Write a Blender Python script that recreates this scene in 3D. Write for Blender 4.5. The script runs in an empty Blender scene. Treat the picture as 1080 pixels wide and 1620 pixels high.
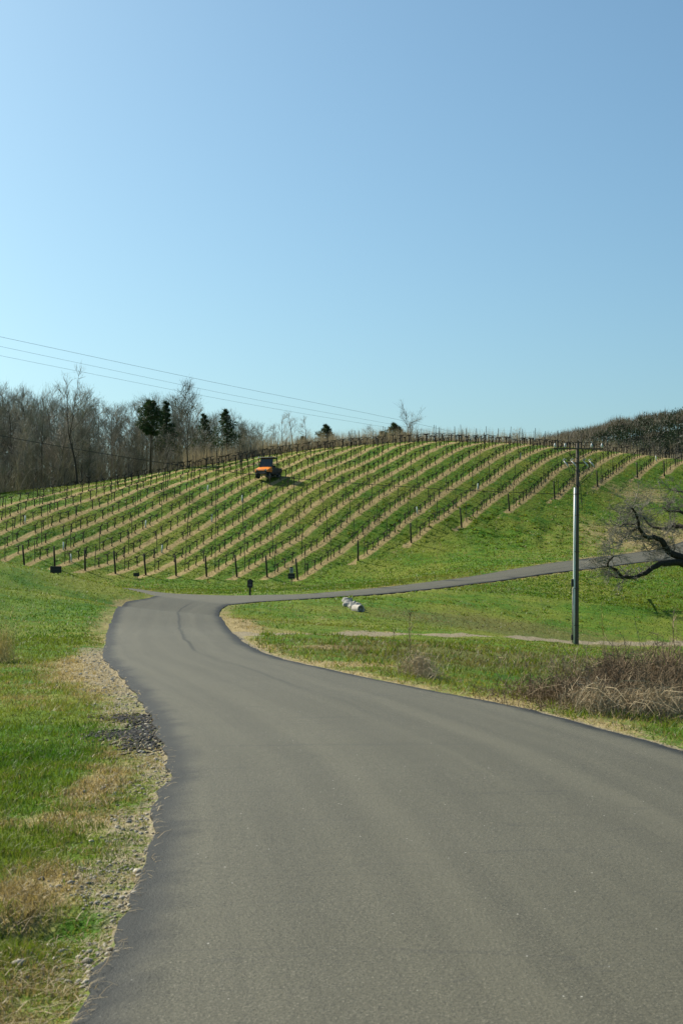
import bpy, math, random
import numpy as np
from mathutils import Vector, Matrix
from mathutils.geometry import delaunay_2d_cdt

# ------------------------------------------------------------------ scene, camera, sky, sun
scene = bpy.context.scene
COL = scene.collection
F = 2250.0                       # focal length in pixels of the 1080 x 1620 frame (50 mm lens, portrait)
CAMZ = 1.6
PITCH = math.atan(90.0 / F)
cam_data = bpy.data.cameras.new('camera')
cam = bpy.data.objects.new('camera', cam_data)
COL.objects.link(cam)
scene.camera = cam
cam.location = (0, 0, CAMZ)
cam.rotation_euler = (math.pi / 2 + PITCH, 0, 0)
cam_data.sensor_fit = 'VERTICAL'
cam_data.sensor_height = 36.0
cam_data.sensor_width = 24.0
cam_data.lens = 50.0
cam_data.clip_start = 0.1
cam_data.clip_end = 6000
cam_data.dof.use_dof = True
cam_data.dof.focus_distance = 60.0
cam_data.dof.aperture_fstop = 9.0

SUN_AZ, SUN_EL = math.radians(-52), math.radians(37)      # azimuth from +Y towards +X
sun_vec = Vector((math.sin(SUN_AZ) * math.cos(SUN_EL), math.cos(SUN_AZ) * math.cos(SUN_EL), math.sin(SUN_EL)))
world = bpy.data.worlds.new('World')
scene.world = world
world.use_nodes = True
wn = world.node_tree
wn.nodes.clear()
sky = wn.nodes.new('ShaderNodeTexSky')
sky.sky_type = 'NISHITA'
sky.sun_disc = False
sky.sun_elevation = SUN_EL
sky.sun_rotation = SUN_AZ
sky.altitude = 200
sky.air_density = 1.0
sky.dust_density = 2.2
sky.ozone_density = 2.5
bg = wn.nodes.new('ShaderNodeBackground')
bg.inputs['Strength'].default_value = 0.078
wo = wn.nodes.new('ShaderNodeOutputWorld')
wb = wn.nodes.new('ShaderNodeMix')                  # cool, slightly green white balance of the whole sky
wb.data_type = 'RGBA'; wb.blend_type = 'MULTIPLY'
wb.inputs[0].default_value = 1.0
wb.inputs[7].default_value = (.77, 1.0, .99, 1)
wn.links.new(sky.outputs[0], wb.inputs[6])
wn.links.new(wb.outputs[2], bg.inputs['Color'])
wn.links.new(bg.outputs[0], wo.inputs['Surface'])
sd = bpy.data.lights.new('sun', 'SUN')
sd.energy = 4.6
sd.angle = math.radians(0.55)
sd.color = (1.0, 0.93, 0.80)
sun = bpy.data.objects.new('sun', sd)
COL.objects.link(sun)
sun.rotation_euler = sun_vec.to_track_quat('Z', 'Y').to_euler()
scene.render.engine = 'CYCLES'
scene.view_settings.view_transform = 'Standard'
scene.view_settings.look = 'None'
scene.view_settings.gamma = 1.0
scene.view_settings.use_curve_mapping = False
scene.view_settings.exposure = 0.8

R = random.Random(7)
rng = np.random.default_rng(11)

# ------------------------------------------------------------------ helpers
def hash2(ix, iy, seed):
    h = (ix.astype(np.int64) * 374761393 + iy.astype(np.int64) * 668265263 + seed * 1442695041) & 0xffffffff
    h = ((h ^ (h >> 13)) * 1274126177) & 0xffffffff
    return ((h ^ (h >> 16)) & 0xffffff) / float(0xffffff)

def vnoise(x, y, seed=0):
    ix, iy = np.floor(x), np.floor(y)
    fx, fy = x - ix, y - iy
    fx = fx * fx * (3 - 2 * fx); fy = fy * fy * (3 - 2 * fy)
    a = hash2(ix, iy, seed); b = hash2(ix + 1, iy, seed)
    c = hash2(ix, iy + 1, seed); d = hash2(ix + 1, iy + 1, seed)
    return (a * (1 - fx) + b * fx) * (1 - fy) + (c * (1 - fx) + d * fx) * fy

def fbm(x, y, seed=0, n=4):
    s = 0; a = .5; t = 0
    for i in range(n):
        s = s + a * vnoise(x * 2 ** i + 17.3 * i, y * 2 ** i - 9.1 * i, seed + i)
        t += a; a *= .5
    return s / t

def sstep(a, b, x):
    t = np.clip((x - a) / (b - a), 0, 1)
    return t * t * (3 - 2 * t)

def ray(px, py):
    x = (px - 540.0) / F; v = (810.0 - py) / F
    c, s = math.cos(PITCH), math.sin(PITCH)
    return np.array([x, c - v * s, s + v * c])

def at(px, py, Y):               # point on the sight line of (px,py) at forward distance Y
    d = ray(px, py)
    p = d * (Y / d[1])
    return np.array([p[0], p[1], p[2] + CAMZ])

def flat(px, py):
    d = ray(px, py)
    return d * (-CAMZ / d[2]) + np.array([0, 0, CAMZ])

def raw_mesh(name, verts, faces_flat, nper, cols=None, attr='col', smooth=False):
    verts = np.asarray(verts, dtype=np.float32).reshape(-1, 3)
    f = np.asarray(faces_flat, dtype=np.int32).ravel()
    m = bpy.data.meshes.new(name)
    m.vertices.add(len(verts)); m.vertices.foreach_set('co', verts.ravel())
    m.loops.add(len(f)); m.loops.foreach_set('vertex_index', f)
    n = len(f) // nper
    m.polygons.add(n)
    m.polygons.foreach_set('loop_start', np.arange(n, dtype=np.int32) * nper)
    if smooth:
        m.polygons.foreach_set('use_smooth', np.ones(n, dtype=bool))
    if cols is not None:
        a = m.attributes.new(attr, 'FLOAT_COLOR', 'POINT')
        c = np.asarray(cols, dtype=np.float32)
        if c.shape[1] == 3:
            c = np.concatenate([c, np.ones((len(c), 1), np.float32)], 1)
        a.data.foreach_set('color', c.ravel())
    m.update(calc_edges=True)
    return m

def link(name, data, mat=None, parent=None, loc=(0, 0, 0), rot=(0, 0, 0), scale=None):
    o = bpy.data.objects.new(name, data)
    if mat is not None and data is not None and not data.materials:
        data.materials.append(mat)
    COL.objects.link(o)
    o.location = loc; o.rotation_euler = rot
    if scale is not None:
        o.scale = (scale,) * 3 if isinstance(scale, (int, float)) else scale
    if parent is not None:
        o.parent = parent
    return o

def tag(o, label, cat=None, group=None, kind=None):
    o['label'] = label
    if cat: o['category'] = cat
    if group: o['group'] = group
    if kind: o['kind'] = kind
    return o

def thing(name, label, cat, loc=(0, 0, 0), rz=0, group=None):
    return tag(link(name, None, loc=loc, rot=(0, 0, rz)), label, cat, group)

class MB:
    def __init__(s):
        s.v = []; s.f = []
    def add(s, vs, fs):
        b = len(s.v)
        s.v.extend([tuple(map(float, p)) for p in vs])
        s.f.extend([tuple(i + b for i in q) for q in fs])
        return s
    def box(s, c, size, rz=0, taper=1.0, bev=0.0):
        hx, hy, hz = size[0] / 2, size[1] / 2, size[2] / 2
        cz, sz = math.cos(rz), math.sin(rz)
        if bev <= 0:
            ring = [[(-hx, -hy), (hx, -hy), (hx, hy), (-hx, hy)]] * 2
            zz = [-hz, hz]; sc = [1, taper]
        else:
            b = bev
            o = [(-hx + b, -hy), (hx - b, -hy), (hx, -hy + b), (hx, hy - b), (hx - b, hy), (-hx + b, hy), (-hx, hy - b), (-hx, -hy + b)]
            i_ = [(x * (1 - b / hx), y * (1 - b / hy)) for x, y in o]
            ring = [i_, o, o, i_]; zz = [-hz, -hz + b, hz - b, hz]; sc = [1, 1, taper, taper]
        vs = []; fs = []
        n = len(ring[0])
        for r, z, k in zip(ring, zz, sc):
            for x, y in r:
                x *= k; y *= k
                vs.append((c[0] + x * cz - y * sz, c[1] + x * sz + y * cz, c[2] + z))
        for k in range(len(ring) - 1):
            for i in range(n):
                j = (i + 1) % n
                fs.append((k * n + i, k * n + j, (k + 1) * n + j, (k + 1) * n + i))
        fs.append(tuple(range(n - 1, -1, -1)))
        fs.append(tuple((len(ring) - 1) * n + i for i in range(n)))
        return s.add(vs, fs)
    def tube(s, pts, rad, n=4, cap=True):
        P = [Vector(p) for p in pts]
        if isinstance(rad, (int, float)): rad = [rad] * len(P)
        vs = []; fs = []
        ref = None
        for i, p in enumerate(P):
            d = (P[min(i + 1, len(P) - 1)] - P[max(i - 1, 0)])
            if d.length < 1e-9: d = Vector((0, 0, 1))
            d.normalize()
            if ref is None:
                ref = Vector((1, 0, 0)) if abs(d.x) < .8 else Vector((0, 1, 0))
            a = (ref - d * ref.dot(d))
            if a.length < 1e-6: a = d.orthogonal()
            a.normalize(); ref = a
            b = d.cross(a)
            for k in range(n):
                t = 2 * math.pi * k / n
                vs.append(p + (a * math.cos(t) + b * math.sin(t)) * rad[i])
        for i in range(len(P) - 1):
            for k in range(n):
                j = (k + 1) % n
                fs.append((i * n + k, i * n + j, (i + 1) * n + j, (i + 1) * n + k))
        if cap:
            fs.append(tuple(range(n - 1, -1, -1)))
            fs.append(tuple((len(P) - 1) * n + k for k in range(n)))
        return s.add(vs, fs)
    def mesh(s, name, smooth=False):
        m = bpy.data.meshes.new(name)
        m.from_pydata(s.v, [], s.f)
        if smooth:
            m.polygons.foreach_set('use_smooth', np.ones(len(m.polygons), dtype=bool))
        m.update()
        return m
    def build(s, name, mat, parent=None, smooth=False, **k):
        return link(name, s.mesh(name, smooth), mat, parent, **k)

# ------------------------------------------------------------------ materials
class NT:
    def __init__(s, name):
        s.m = bpy.data.materials.new(name); s.m.use_nodes = True
        s.t = s.m.node_tree; s.t.nodes.clear()
        s.out = s.n('ShaderNodeOutputMaterial')
    def n(s, typ, **k):
        o = s.t.nodes.new(typ)
        for a, b in k.items(): setattr(o, a, b)
        return o
    def set(s, sock, v):
        if hasattr(v, 'is_output') or isinstance(v, bpy.types.NodeSocket): s.t.links.new(v, sock)
        else: sock.default_value = v
    def math(s, op, a, b=0.0, c=0.0, clamp=False):
        o = s.n('ShaderNodeMath', operation=op); o.use_clamp = clamp
        s.set(o.inputs[0], a); s.set(o.inputs[1], b); s.set(o.inputs[2], c)
        return o.outputs[0]
    def noise(s, scale, detail=4, rough=.55, vec=None, dist=0.0):
        o = s.n('ShaderNodeTexNoise')
        o.inputs['Scale'].default_value = scale; o.inputs['Detail'].default_value = detail
        o.inputs['Roughness'].default_value = rough; o.inputs['Distortion'].default_value = dist
        if vec is not None: s.t.links.new(vec, o.inputs['Vector'])
        return o.outputs[0]
    def mix(s, f, a, b, blend='MIX'):
        o = s.n('ShaderNodeMix', data_type='RGBA', blend_type=blend)
        s.set(o.inputs[0], f)
        for k, v in ((6, a), (7, b)):
            if isinstance(v, tuple): v = v if len(v) == 4 else v + (1,)
            s.set(o.inputs[k], v)
        return o.outputs[2]
    def ss(s, x, a, b):
        o = s.n('ShaderNodeMapRange', interpolation_type='SMOOTHSTEP')
        s.set(o.inputs[0], x); o.inputs[1].default_value = a; o.inputs[2].default_value = b
        o.inputs[3].default_value = 0; o.inputs[4].default_value = 1
        return o.outputs[0]
    def attr(s, name):
        o = s.n('ShaderNodeAttribute', attribute_name=name)
        return o
    def scaled(s, vec, sc):
        o = s.n('ShaderNodeMapping'); s.t.links.new(vec, o.inputs[0]); o.inputs['Scale'].default_value = sc
        return o.outputs[0]
    def bump(s, h, strength=.5, dist=.02):
        o = s.n('ShaderNodeBump'); o.inputs['Strength'].default_value = strength; o.inputs['Distance'].default_value = dist
        s.t.links.new(h, o.inputs['Height'])
        return o.outputs[0]
    def bsdf(s, color, rough=.8, spec=.3, metal=0.0, normal=None, **k):
        o = s.n('ShaderNodeBsdfPrincipled')
        if isinstance(color, tuple): color = color if len(color) == 4 else color + (1,)
        s.set(o.inputs['Base Color'], color); s.set(o.inputs['Roughness'], rough)
        o.inputs['Specular IOR Level'].default_value = spec; o.inputs['Metallic'].default_value = metal
        for a, b in k.items(): s.set(o.inputs[a], b)
        if normal is not None: s.t.links.new(normal, o.inputs['Normal'])
        return o.outputs[0]
    def done(s, sh):
        s.t.links.new(sh, s.out.inputs['Surface']); return s.m

def simple(name, c1, c2=None, scale=8, rough=.8, spec=.3, metal=0, bump=0, bdist=.01, stretch=None, **k):
    t = NT(name)
    tc = t.n('ShaderNodeTexCoord').outputs['Object']
    if stretch: tc = t.scaled(tc, stretch)
    c2 = c2 or tuple(x * .7 for x in c1)
    nz = t.noise(scale, 5, .6, tc)
    col = t.mix(t.ss(nz, .3, .7), c1, c2)
    return t.done(t.bsdf(col, rough, spec, metal, t.bump(nz, bump, bdist) if bump else None, **k))

def varied(name, c1, c2, scale=5, rough=.9):
    """bark-like: colour differs from object to object and along it"""
    t = NT(name)
    tc = t.n('ShaderNodeTexCoord').outputs['Object']
    rnd = t.n('ShaderNodeObjectInfo').outputs['Random']
    nz = t.noise(scale, 4, .6, t.scaled(tc, (1, 1, .35)))
    f = t.math('ADD', t.math('MULTIPLY', nz, .7), t.math('MULTIPLY', rnd, .55))
    return t.done(t.bsdf(t.mix(t.ss(f, .35, .95), c1, c2), rough, .2))

def blades_mat(name, trans=.45, gloss=.1):
    t = NT(name)
    c = t.attr('col').outputs['Color']
    p = t.bsdf(c, .55, gloss)
    tr = t.n('ShaderNodeBsdfTranslucent')
    t.t.links.new(t.mix(.5, c, t.mix(1.0, c, (1.35, 1.25, .6), 'MULTIPLY')), tr.inputs['Color'])
    mx = t.n('ShaderNodeMixShader'); mx.inputs[0].default_value = trans
    t.t.links.new(p, mx.inputs[1]); t.t.links.new(tr.outputs[0], mx.inputs[2])
    return t.done(mx.outputs[0])

ROW_AZ = math.radians(25)
RN = (math.cos(ROW_AZ), -math.sin(ROW_AZ)); RD = (math.sin(ROW_AZ), math.cos(ROW_AZ))
ROW_O, ROW_S = -47.57, 2.035

GREEN_A, GREEN_B, GREEN_C = (.036, .112, .005), (.098, .163, .010), (.165, .180, .024)
TAN_A, TAN_B = (.33, .26, .125), (.22, .175, .075)

def ground_mat():
    t = NT('meadow_ground')
    pos = t.n('ShaderNodeNewGeometry').outputs['Position']
    sep = t.n('ShaderNodeSeparateXYZ'); t.t.links.new(pos, sep.inputs[0])
    m = t.attr('mask'); ms = t.n('ShaderNodeSeparateColor'); t.t.links.new(m.outputs['Color'], ms.inputs[0])
    dry, grav, vine, brown = ms.outputs[0], ms.outputs[1], ms.outputs[2], m.outputs['Alpha']
    n_big = t.noise(.16, 4, .6, pos)
    n_mid = t.noise(1.1, 5, .65, pos)
    n_fin = t.noise(9.0, 5, .7, pos)
    n_tuft = t.noise(3.2, 4, .7, t.scaled(pos, (1, .5, 1)))
    g = t.mix(t.ss(n_mid, .35, .65), GREEN_A, GREEN_B)
    g = t.mix(t.math('MULTIPLY', t.ss(n_big, .38, .66), .8), g, GREEN_C)
    g = t.mix(t.math('MULTIPLY', t.ss(n_tuft, .52, .75), .35), g, (.026, .082, .006))
    tan = t.mix(t.ss(n_fin, .35, .7), TAN_A, TAN_B)
    d = t.math('ADD', dry, t.math('MULTIPLY', t.math('SUBTRACT', n_mid, .5), .9))
    d = t.math('ADD', d, t.math('MULTIPLY', t.math('SUBTRACT', n_fin, .5), .7))
    col = t.mix(t.ss(d, .35, .75), g, tan)
    b = t.math('ADD', brown, t.math('MULTIPLY', t.math('SUBTRACT', n_mid, .5), 1.5))
    col = t.mix(t.math('MULTIPLY', t.ss(b, .35, 1.0), .55), col, t.mix(t.ss(n_fin, .4, .65), (.13, .10, .045), (.075, .085, .025)))
    # bare strip under each vine row
    u = t.math('ADD', t.math('MULTIPLY', sep.outputs[0], RN[0]), t.math('MULTIPLY', sep.outputs[1], RN[1]))
    u = t.math('DIVIDE', t.math('SUBTRACT', u, ROW_O), ROW_S)
    u = t.math('SUBTRACT', u, t.math('ROUND', u))
    u = t.math('MULTIPLY', t.math('ABSOLUTE', u), ROW_S)
    u = t.math('ADD', u, t.math('MULTIPLY', t.math('SUBTRACT', n_mid, .5), .55))
    u = t.math('ADD', u, t.math('MULTIPLY', t.math('SUBTRACT', n_fin, .5), .5))
    st = t.math('MULTIPLY', t.math('SUBTRACT', 1.0, t.ss(u, .20, .40)), t.ss(vine, .4, .6))
    stc = t.mix(t.ss(n_tuft, .3, .7), (.40, .29, .135), (.27, .20, .085))
    col = t.mix(t.math('MULTIPLY', st, .92), col, stc)
    # gravel and bare earth
    gr = t.math('ADD', grav, t.math('MULTIPLY', t.math('SUBTRACT', n_fin, .5), .8))
    gv = t.n('ShaderNodeTexVoronoi'); gv.inputs['Scale'].default_value = 38; t.t.links.new(pos, gv.inputs['Vector'])
    gcol = t.mix(t.ss(t.noise(60, 3, .6, pos), .35, .65), (.17, .145, .092), (.31, .26, .17))
    col = t.mix(t.ss(gr, .45, .7), col, gcol)
    h = t.math('ADD', t.math('MULTIPLY', n_fin, .6), t.math('MULTIPLY', n_tuft, 1.2))
    return t.done(t.bsdf(col, .95, .1, 0, t.bump(h, .9, .10)))

def asphalt_mat():
    t = NT('asphalt')
    pos = t.n('ShaderNodeNewGeometry').outputs['Position']
    a = t.attr('lane'); s = t.n('ShaderNodeSeparateColor'); t.t.links.new(a.outputs['Color'], s.inputs[0])
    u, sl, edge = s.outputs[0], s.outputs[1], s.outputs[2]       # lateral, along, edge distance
    cmb = t.n('ShaderNodeCombineXYZ'); t.t.links.new(u, cmb.inputs[0]); t.t.links.new(sl, cmb.inputs[1])
    streak = t.noise(1.0, 4, .6, t.scaled(cmb.outputs[0], (3.2, .07, 1)))
    patch = t.noise(.35, 4, .6, pos)
    fine = t.noise(55, 4, .75, pos)
    grit = t.noise(95, 3, .65, pos)
    col = t.mix(t.ss(streak, .30, .72), (.083, .077, .052), (.108, .100, .067))
    col = t.mix(t.math('MULTIPLY', t.ss(patch, .4, .7), .25), col, (.12, .112, .08))
    col = t.mix(t.math('MULTIPLY', t.ss(fine, .40, .70), .75), col, (.034, .035, .027))
    col = t.mix(t.math('MULTIPLY', t.ss(grit, .56, .70), .75), col, (.25, .23, .17))
    v = t.n('ShaderNodeTexVoronoi'); v.inputs['Scale'].default_value = 11; t.t.links.new(pos, v.inputs['Vector'])
    glint = t.math('MULTIPLY', t.math('LESS_THAN', v.outputs['Distance'], .05), t.math('GREATER_THAN', t.noise(4, 2, .5, pos), .55))  # sparse glints put into the asphalt colour as white specks
    col = t.mix(glint, col, (.62, .60, .52))
    # wheel tracks, centre seam and dark rim
    wob = t.math('MULTIPLY', t.math('SUBTRACT', t.noise(.25, 3, .5, pos), .5), .7)
    uw = t.math('ADD', u, wob)
    for c0, w, amt, cc in ((-.95, .22, .24, (.125, .116, .080)), (.62, .18, .30, (.125, .116, .080)), (1.7, .2, .20, (.125, .116, .080))):
        k = t.math('SUBTRACT', 1.0, t.ss(t.math('ABSOLUTE', t.math('SUBTRACT', uw, c0)), 0.02, w))
        col = t.mix(t.math('MULTIPLY', k, t.math('MULTIPLY', t.ss(streak, .2, .6), amt)), col, cc)
    seam = t.math('SUBTRACT', 1.0, t.ss(t.math('ABSOLUTE', t.math('SUBTRACT', t.math('ADD', u, t.math('MULTIPLY', wob, .5)), .18)), .0, .07))
    col = t.mix(t.math('MULTIPLY', seam, t.math('MULTIPLY', t.math('MULTIPLY', t.ss(t.noise(.12, 2, .5, pos), .34, .5), t.ss(sl, 18, 40)), .8)), col, (.028, .028, .022))
    cr = t.noise(.5, 3, .5, t.scaled(pos, (.25, 3.0, 1)), .4)
    crk = t.math('SUBTRACT', 1.0, t.ss(t.math('ABSOLUTE', t.math('SUBTRACT', cr, .5)), .0, .006))
    col = t.mix(t.math('MULTIPLY', crk, .35), col, (.05, .048, .04))
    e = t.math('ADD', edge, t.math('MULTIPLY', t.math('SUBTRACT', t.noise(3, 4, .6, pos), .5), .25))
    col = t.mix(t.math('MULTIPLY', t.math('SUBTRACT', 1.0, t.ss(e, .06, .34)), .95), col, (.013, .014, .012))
    h = t.math('ADD', fine, t.math('MULTIPLY', grit, .7))
    return t.done(t.bsdf(col, t.math('ADD', .55, t.math('MULTIPLY', fine, .25)), .20, 0, t.bump(h, .7, .008)))

# ------------------------------------------------------------------ terrain
ctrl = []
for px, py in ((112, 1620), (262, 1215), (230, 1120), (165, 1042), (170, 998), (182, 965), (1080, 1190), (900, 1140), (700, 1097),
               (520, 1060), (400, 1025), (352, 980), (600, 1300), (350, 1150), (300, 1050), (260, 985)):
    ctrl.append(flat(px, py))
for c in ((372, 956, 66), (210, 950, 70), (237, 946, 76), (190, 930, 92), (260, 938, 86), (330, 942, 81),
          (400, 953, 70), (400, 942, 77), (560, 943, 77), (560, 933, 83), (700, 930, 85), (700, 918, 91),
          (850, 910, 95), (850, 894, 101.5), (1040, 887, 107), (1040, 870, 115),
          # vineyard lower edge and right-hand edge
          (0, 900, 105.3), (85, 901, 105.3), (180, 909, 105.3), (276, 912.5, 105.3), (376, 913, 105.6), (475, 915, 106),
          (566, 887, 110.5), (650, 858, 115), (730, 832, 119.8), (805, 808, 124.9), (877, 790, 130.4), (945, 771, 136.3), (1008, 756, 142.4), (1060, 750, 145.5),
          # flank of the hill, read from the successive vine rows
          (560, 856, 114.8), (560, 816, 119.7), (560, 785, 124.6), (560, 758, 129.5), (560, 739, 134.4), (560, 722, 139.3),
          (220, 894, 108.4), (220, 868, 112.1), (220, 840, 115.8), (220, 816, 119.5), (220, 793, 123.2), (220, 774, 126.9),
          (0, 888, 106.1), (0, 867, 109.3), (0, 844, 112.5), (0, 825, 115.6), (400, 897, 107.8), (400, 868, 112), (400, 839, 116.3), (400, 810.5, 120.6), (400, 783, 124.8),
          (400, 761, 129.1), (400, 747, 133.3), (800, 776, 130.5), (800, 742, 136.9), (800, 716, 143.3), (900, 750, 138),
          # crest
          (0, 800, 119.5), (100, 781, 125.5), (200, 763, 131.6), (300, 745, 136), (400, 731, 139), (500, 717, 141), (600, 707, 143.5), (700, 701, 146),
          (800, 703, 148.5), (900, 709, 151.6), (1000, 719, 153), (1080, 728, 155),
          # left mound
          (0, 894, 60), (60, 901, 63), (120, 913, 67), (190, 934, 73), (0, 960, 42), (80, 1000, 36), (60, 940, 50), (140, 960, 54), (0, 1040, 25.7),
          # field on the right
          (565, 964, 68), (450, 985, 48), (400, 1006, 34), (560, 1004, 43), (650, 1003, 50), (740, 1004, 55), (911, 1020, 66), (1080, 1019, 70),
          (800, 965, 76), (1000, 950, 86), (650, 960, 72), (750, 1060, 25), (900, 1090, 24), (1040, 1110, 20), (1080, 1060, 33), (1080, 1150, 15)):
    ctrl.append(at(*c))
ctrl += [np.array(c, float) for c in (
    (0, 0, 0), (0, -10, 0), (-20, -10, 0), (20, -10, 0), (-12, 12, .0), (-3.4, 9, -.03), (-20, 25, .3), (8, 6, -.1), (25, 12, -.6), (30, 40, -1.6), (12, 30, -1.0),
    (-14, 84, .25), (-24, 93, .6), (-40, 96, .9), (-16, 78, .9),
    (-30, 62, 2.6), (-60, 60, 3.2), (-60, 20, 1.2), (60, 25, -1.0), (60, 70, -1.2), (45, 122, 4.2), (70, 140, 7), (60, 160, 11),
    (-60, 108, 2.4), (-60, 135, 5.5), (-45, 150, 7.0), (-70, 200, 6.5), (-40, 190, 8.5), (-12, 158, 12.6), (-24, 152, 10.2), (8, 162, 14.4), (22, 165, 14.4), (36, 168, 13.6), (48, 168, 12.4), (0, 200, 12.5), (30, 200, 12), (0, 260, 11),
    (60, 230, 9), (-40, 260, 8), (60, 310, 8), (-100, 300, 6), (0, 420, 4), (150, 200, 5), (150, 420, 1), (-150, 200, 4), (-200, 50, 2),
    (200, 50, 0), (-400, 400, 1), (400, 400, 0), (0, 900, 0), (-300, -200, 0), (300, -200, 0), (700, 0, 0), (-700, 0, 0), (0, -600, 0))]
ctrl = np.array(ctrl)
CN = len(ctrl)
SC = 50.0
def tps_k(d2): return np.where(d2 > 1e-12, .5 * d2 * np.log(d2 + 1e-12), 0)
cxy = ctrl[:, :2] / SC
K = tps_k(((cxy[:, None] - cxy[None]) ** 2).sum(-1)) + np.eye(CN) * 2e-5
Pm = np.concatenate([np.ones((CN, 1)), cxy], 1)
A = np.zeros((CN + 3, CN + 3)); A[:CN, :CN] = K; A[:CN, CN:] = Pm; A[CN:, :CN] = Pm.T
sol = np.linalg.solve(A, np.concatenate([ctrl[:, 2], np.zeros(3)]))
def tps(x, y):
    x = x / SC; y = y / SC
    out = sol[CN] + sol[CN + 1] * x + sol[CN + 2] * y
    for i in range(CN):
        out = out + sol[i] * tps_k((x - cxy[i, 0]) ** 2 + (y - cxy[i, 1]) ** 2)
    return out

th = np.radians(np.concatenate([np.arange(-26, 26.01, .13), np.arange(31, 334, 5.0)]))
NTH = len(th)
rr = 1.2 * 1.0135 ** np.arange(532)
TH, RR = np.meshgrid(th, rr)
GX, GY = RR * np.sin(TH), RR * np.cos(TH)
HS = tps(GX, GY)
far = sstep(380, 700, RR)
HS = HS * (1 - far)
th_ext = np.concatenate([th, [th[0] + 2 * math.pi]])
def interp(grid, x, y):
    x = np.asarray(x, float); y = np.asarray(y, float)
    r = np.clip(np.hypot(x, y), rr[0], rr[-1] * .999)
    t = np.arctan2(x, y); t = np.where(t < th[0], t + 2 * math.pi, t)
    fi = np.interp(t, th_ext, np.arange(NTH + 1)); ri = np.log(r / rr[0]) / math.log(1.0135)
    i0 = np.floor(fi).astype(int) % NTH; i1 = (i0 + 1) % NTH; fx = fi - np.floor(fi)
    j0 = np.clip(np.floor(ri).astype(int), 0, len(rr) - 2); fy = ri - j0
    return (grid[j0, i0] * (1 - fx) + grid[j0, i1] * fx) * (1 - fy) + (grid[j0 + 1, i0] * (1 - fx) + grid[j0 + 1, i1] * fx) * fy
def hs(x, y): return interp(HS, x, y)
ys = 3 * 1.004 ** np.arange(1300)
def cast(px, py, ymin=3):
    d = ray(px, py)
    Y = ys[ys >= ymin]
    X = d[0] / d[1] * Y; Z = CAMZ + d[2] / d[1] * Y
    g = Z - hs(X, Y)
    k = np.argmax(g < 0) if (g < 0).any() else len(Y) - 1
    if k == 0: k = 1
    a = g[k - 1] / (g[k - 1] - g[k]) if g[k - 1] != g[k] else 0
    yv = Y[k - 1] + (Y[k] - Y[k - 1]) * min(max(a, 0), 1)
    return np.array([d[0] / d[1] * yv, yv])

# road outline: left edge outward, the arm behind the mound, then back along the branch road and the right edge
L = [(-.9, -9), (-.9, 0), (-.95, 3.6)] + [tuple(cast(*p)) for p in (
    (112, 1620), (150, 1560), (180, 1497), (203, 1450), (216, 1405), (236, 1368), (240, 1322), (256, 1262), (264, 1222), (258, 1183), (242, 1146), (226, 1113),
    (205, 1086), (181, 1061), (165, 1042), (166, 1020), (171, 998), (180, 972), (186, 963), (196, 955.5), (210, 950.3), (238, 946.2))] + [(-13.6, 84), (-23, 89.5), (-42, 93)]
U = [(-42, 98), (-25, 97)] + [tuple(cast(*p)) for p in ((190, 930), (260, 938), (330, 941.5), (400, 942), (460, 941), (520, 937), (600, 930), (640, 925.5),
    (700, 918), (780, 906), (850, 894), (940, 882), (1030, 870.5))] + [(34, 126), (62, 146)]
D = [(66, 141)] + [(38, 120)] + [tuple(cast(*p)) for p in ((1040, 887), (940, 899), (850, 910), (780, 920), (700, 930), (640, 936.5), (560, 943), (480, 948), (400, 953))] + \
    [tuple(cast(*p)) for p in ((372, 956), (355, 960.5), (349, 968), (352, 980), (362, 995), (378, 1010), (400, 1025), (430, 1038), (470, 1049), (520, 1060), (600, 1077),
    (700, 1097), (800, 1116), (900, 1140), (1000, 1167), (1080, 1190))] + [(4.0, 8.5), (4.5, 4), (4.7, 0), (4.7, -9)]
def dense(poly, step_k=.02, closed=False):
    P = [np.array(p, float) for p in poly]; n = len(P); out = []
    for i in range(n - 1):
        p0, p1, p2, p3 = P[max(i - 1, 0)], P[i], P[i + 1], P[min(i + 2, n - 1)]
        ln = np.linalg.norm(p2 - p1)
        m = max(2, int(ln / max(.07, step_k * np.linalg.norm(p1))))
        # centripetal-like tangents limited by the segment length
        def tan(a, b, c):
            la, lb = np.linalg.norm(b - a) + 1e-6, np.linalg.norm(c - b) + 1e-6
            return ((b - a) / la + (c - b) / lb) / 2
        m1 = tan(p0, p1, p2) * ln if i > 0 else (p2 - p1); m2 = tan(p1, p2, p3) * ln if i < n - 2 else (p2 - p1)
        for k in range(m):
            t = k / m
            out.append((2 * t ** 3 - 3 * t * t + 1) * p1 + (t ** 3 - 2 * t * t + t) * m1 + (-2 * t ** 3 + 3 * t * t) * p2 + (t ** 3 - t * t) * m2)
    out.append(P[-1])
    return np.array(out)
Ld, Ud, Dd = dense(L), dense(U), dense(D)
for arr, sg in ((Ld, -1), (Dd, 1), (Ud, 1)):            # ragged rim
    j = np.arange(len(arr)); r_ = np.hypot(arr[:, 0], arr[:, 1])
    nz = (fbm(arr[:, 0] * 2.3, arr[:, 1] * 2.3, 5, 4) - .5) * .15
    tg = np.gradient(arr, axis=0); tg /= np.linalg.norm(tg, axis=1)[:, None] + 1e-9
    arr += np.stack([-tg[:, 1], tg[:, 0]], 1) * nz[:, None]
OUT = np.concatenate([Ld, Ud, Dd])
A0 = OUT; B0 = np.roll(OUT, -1, axis=0)
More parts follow.
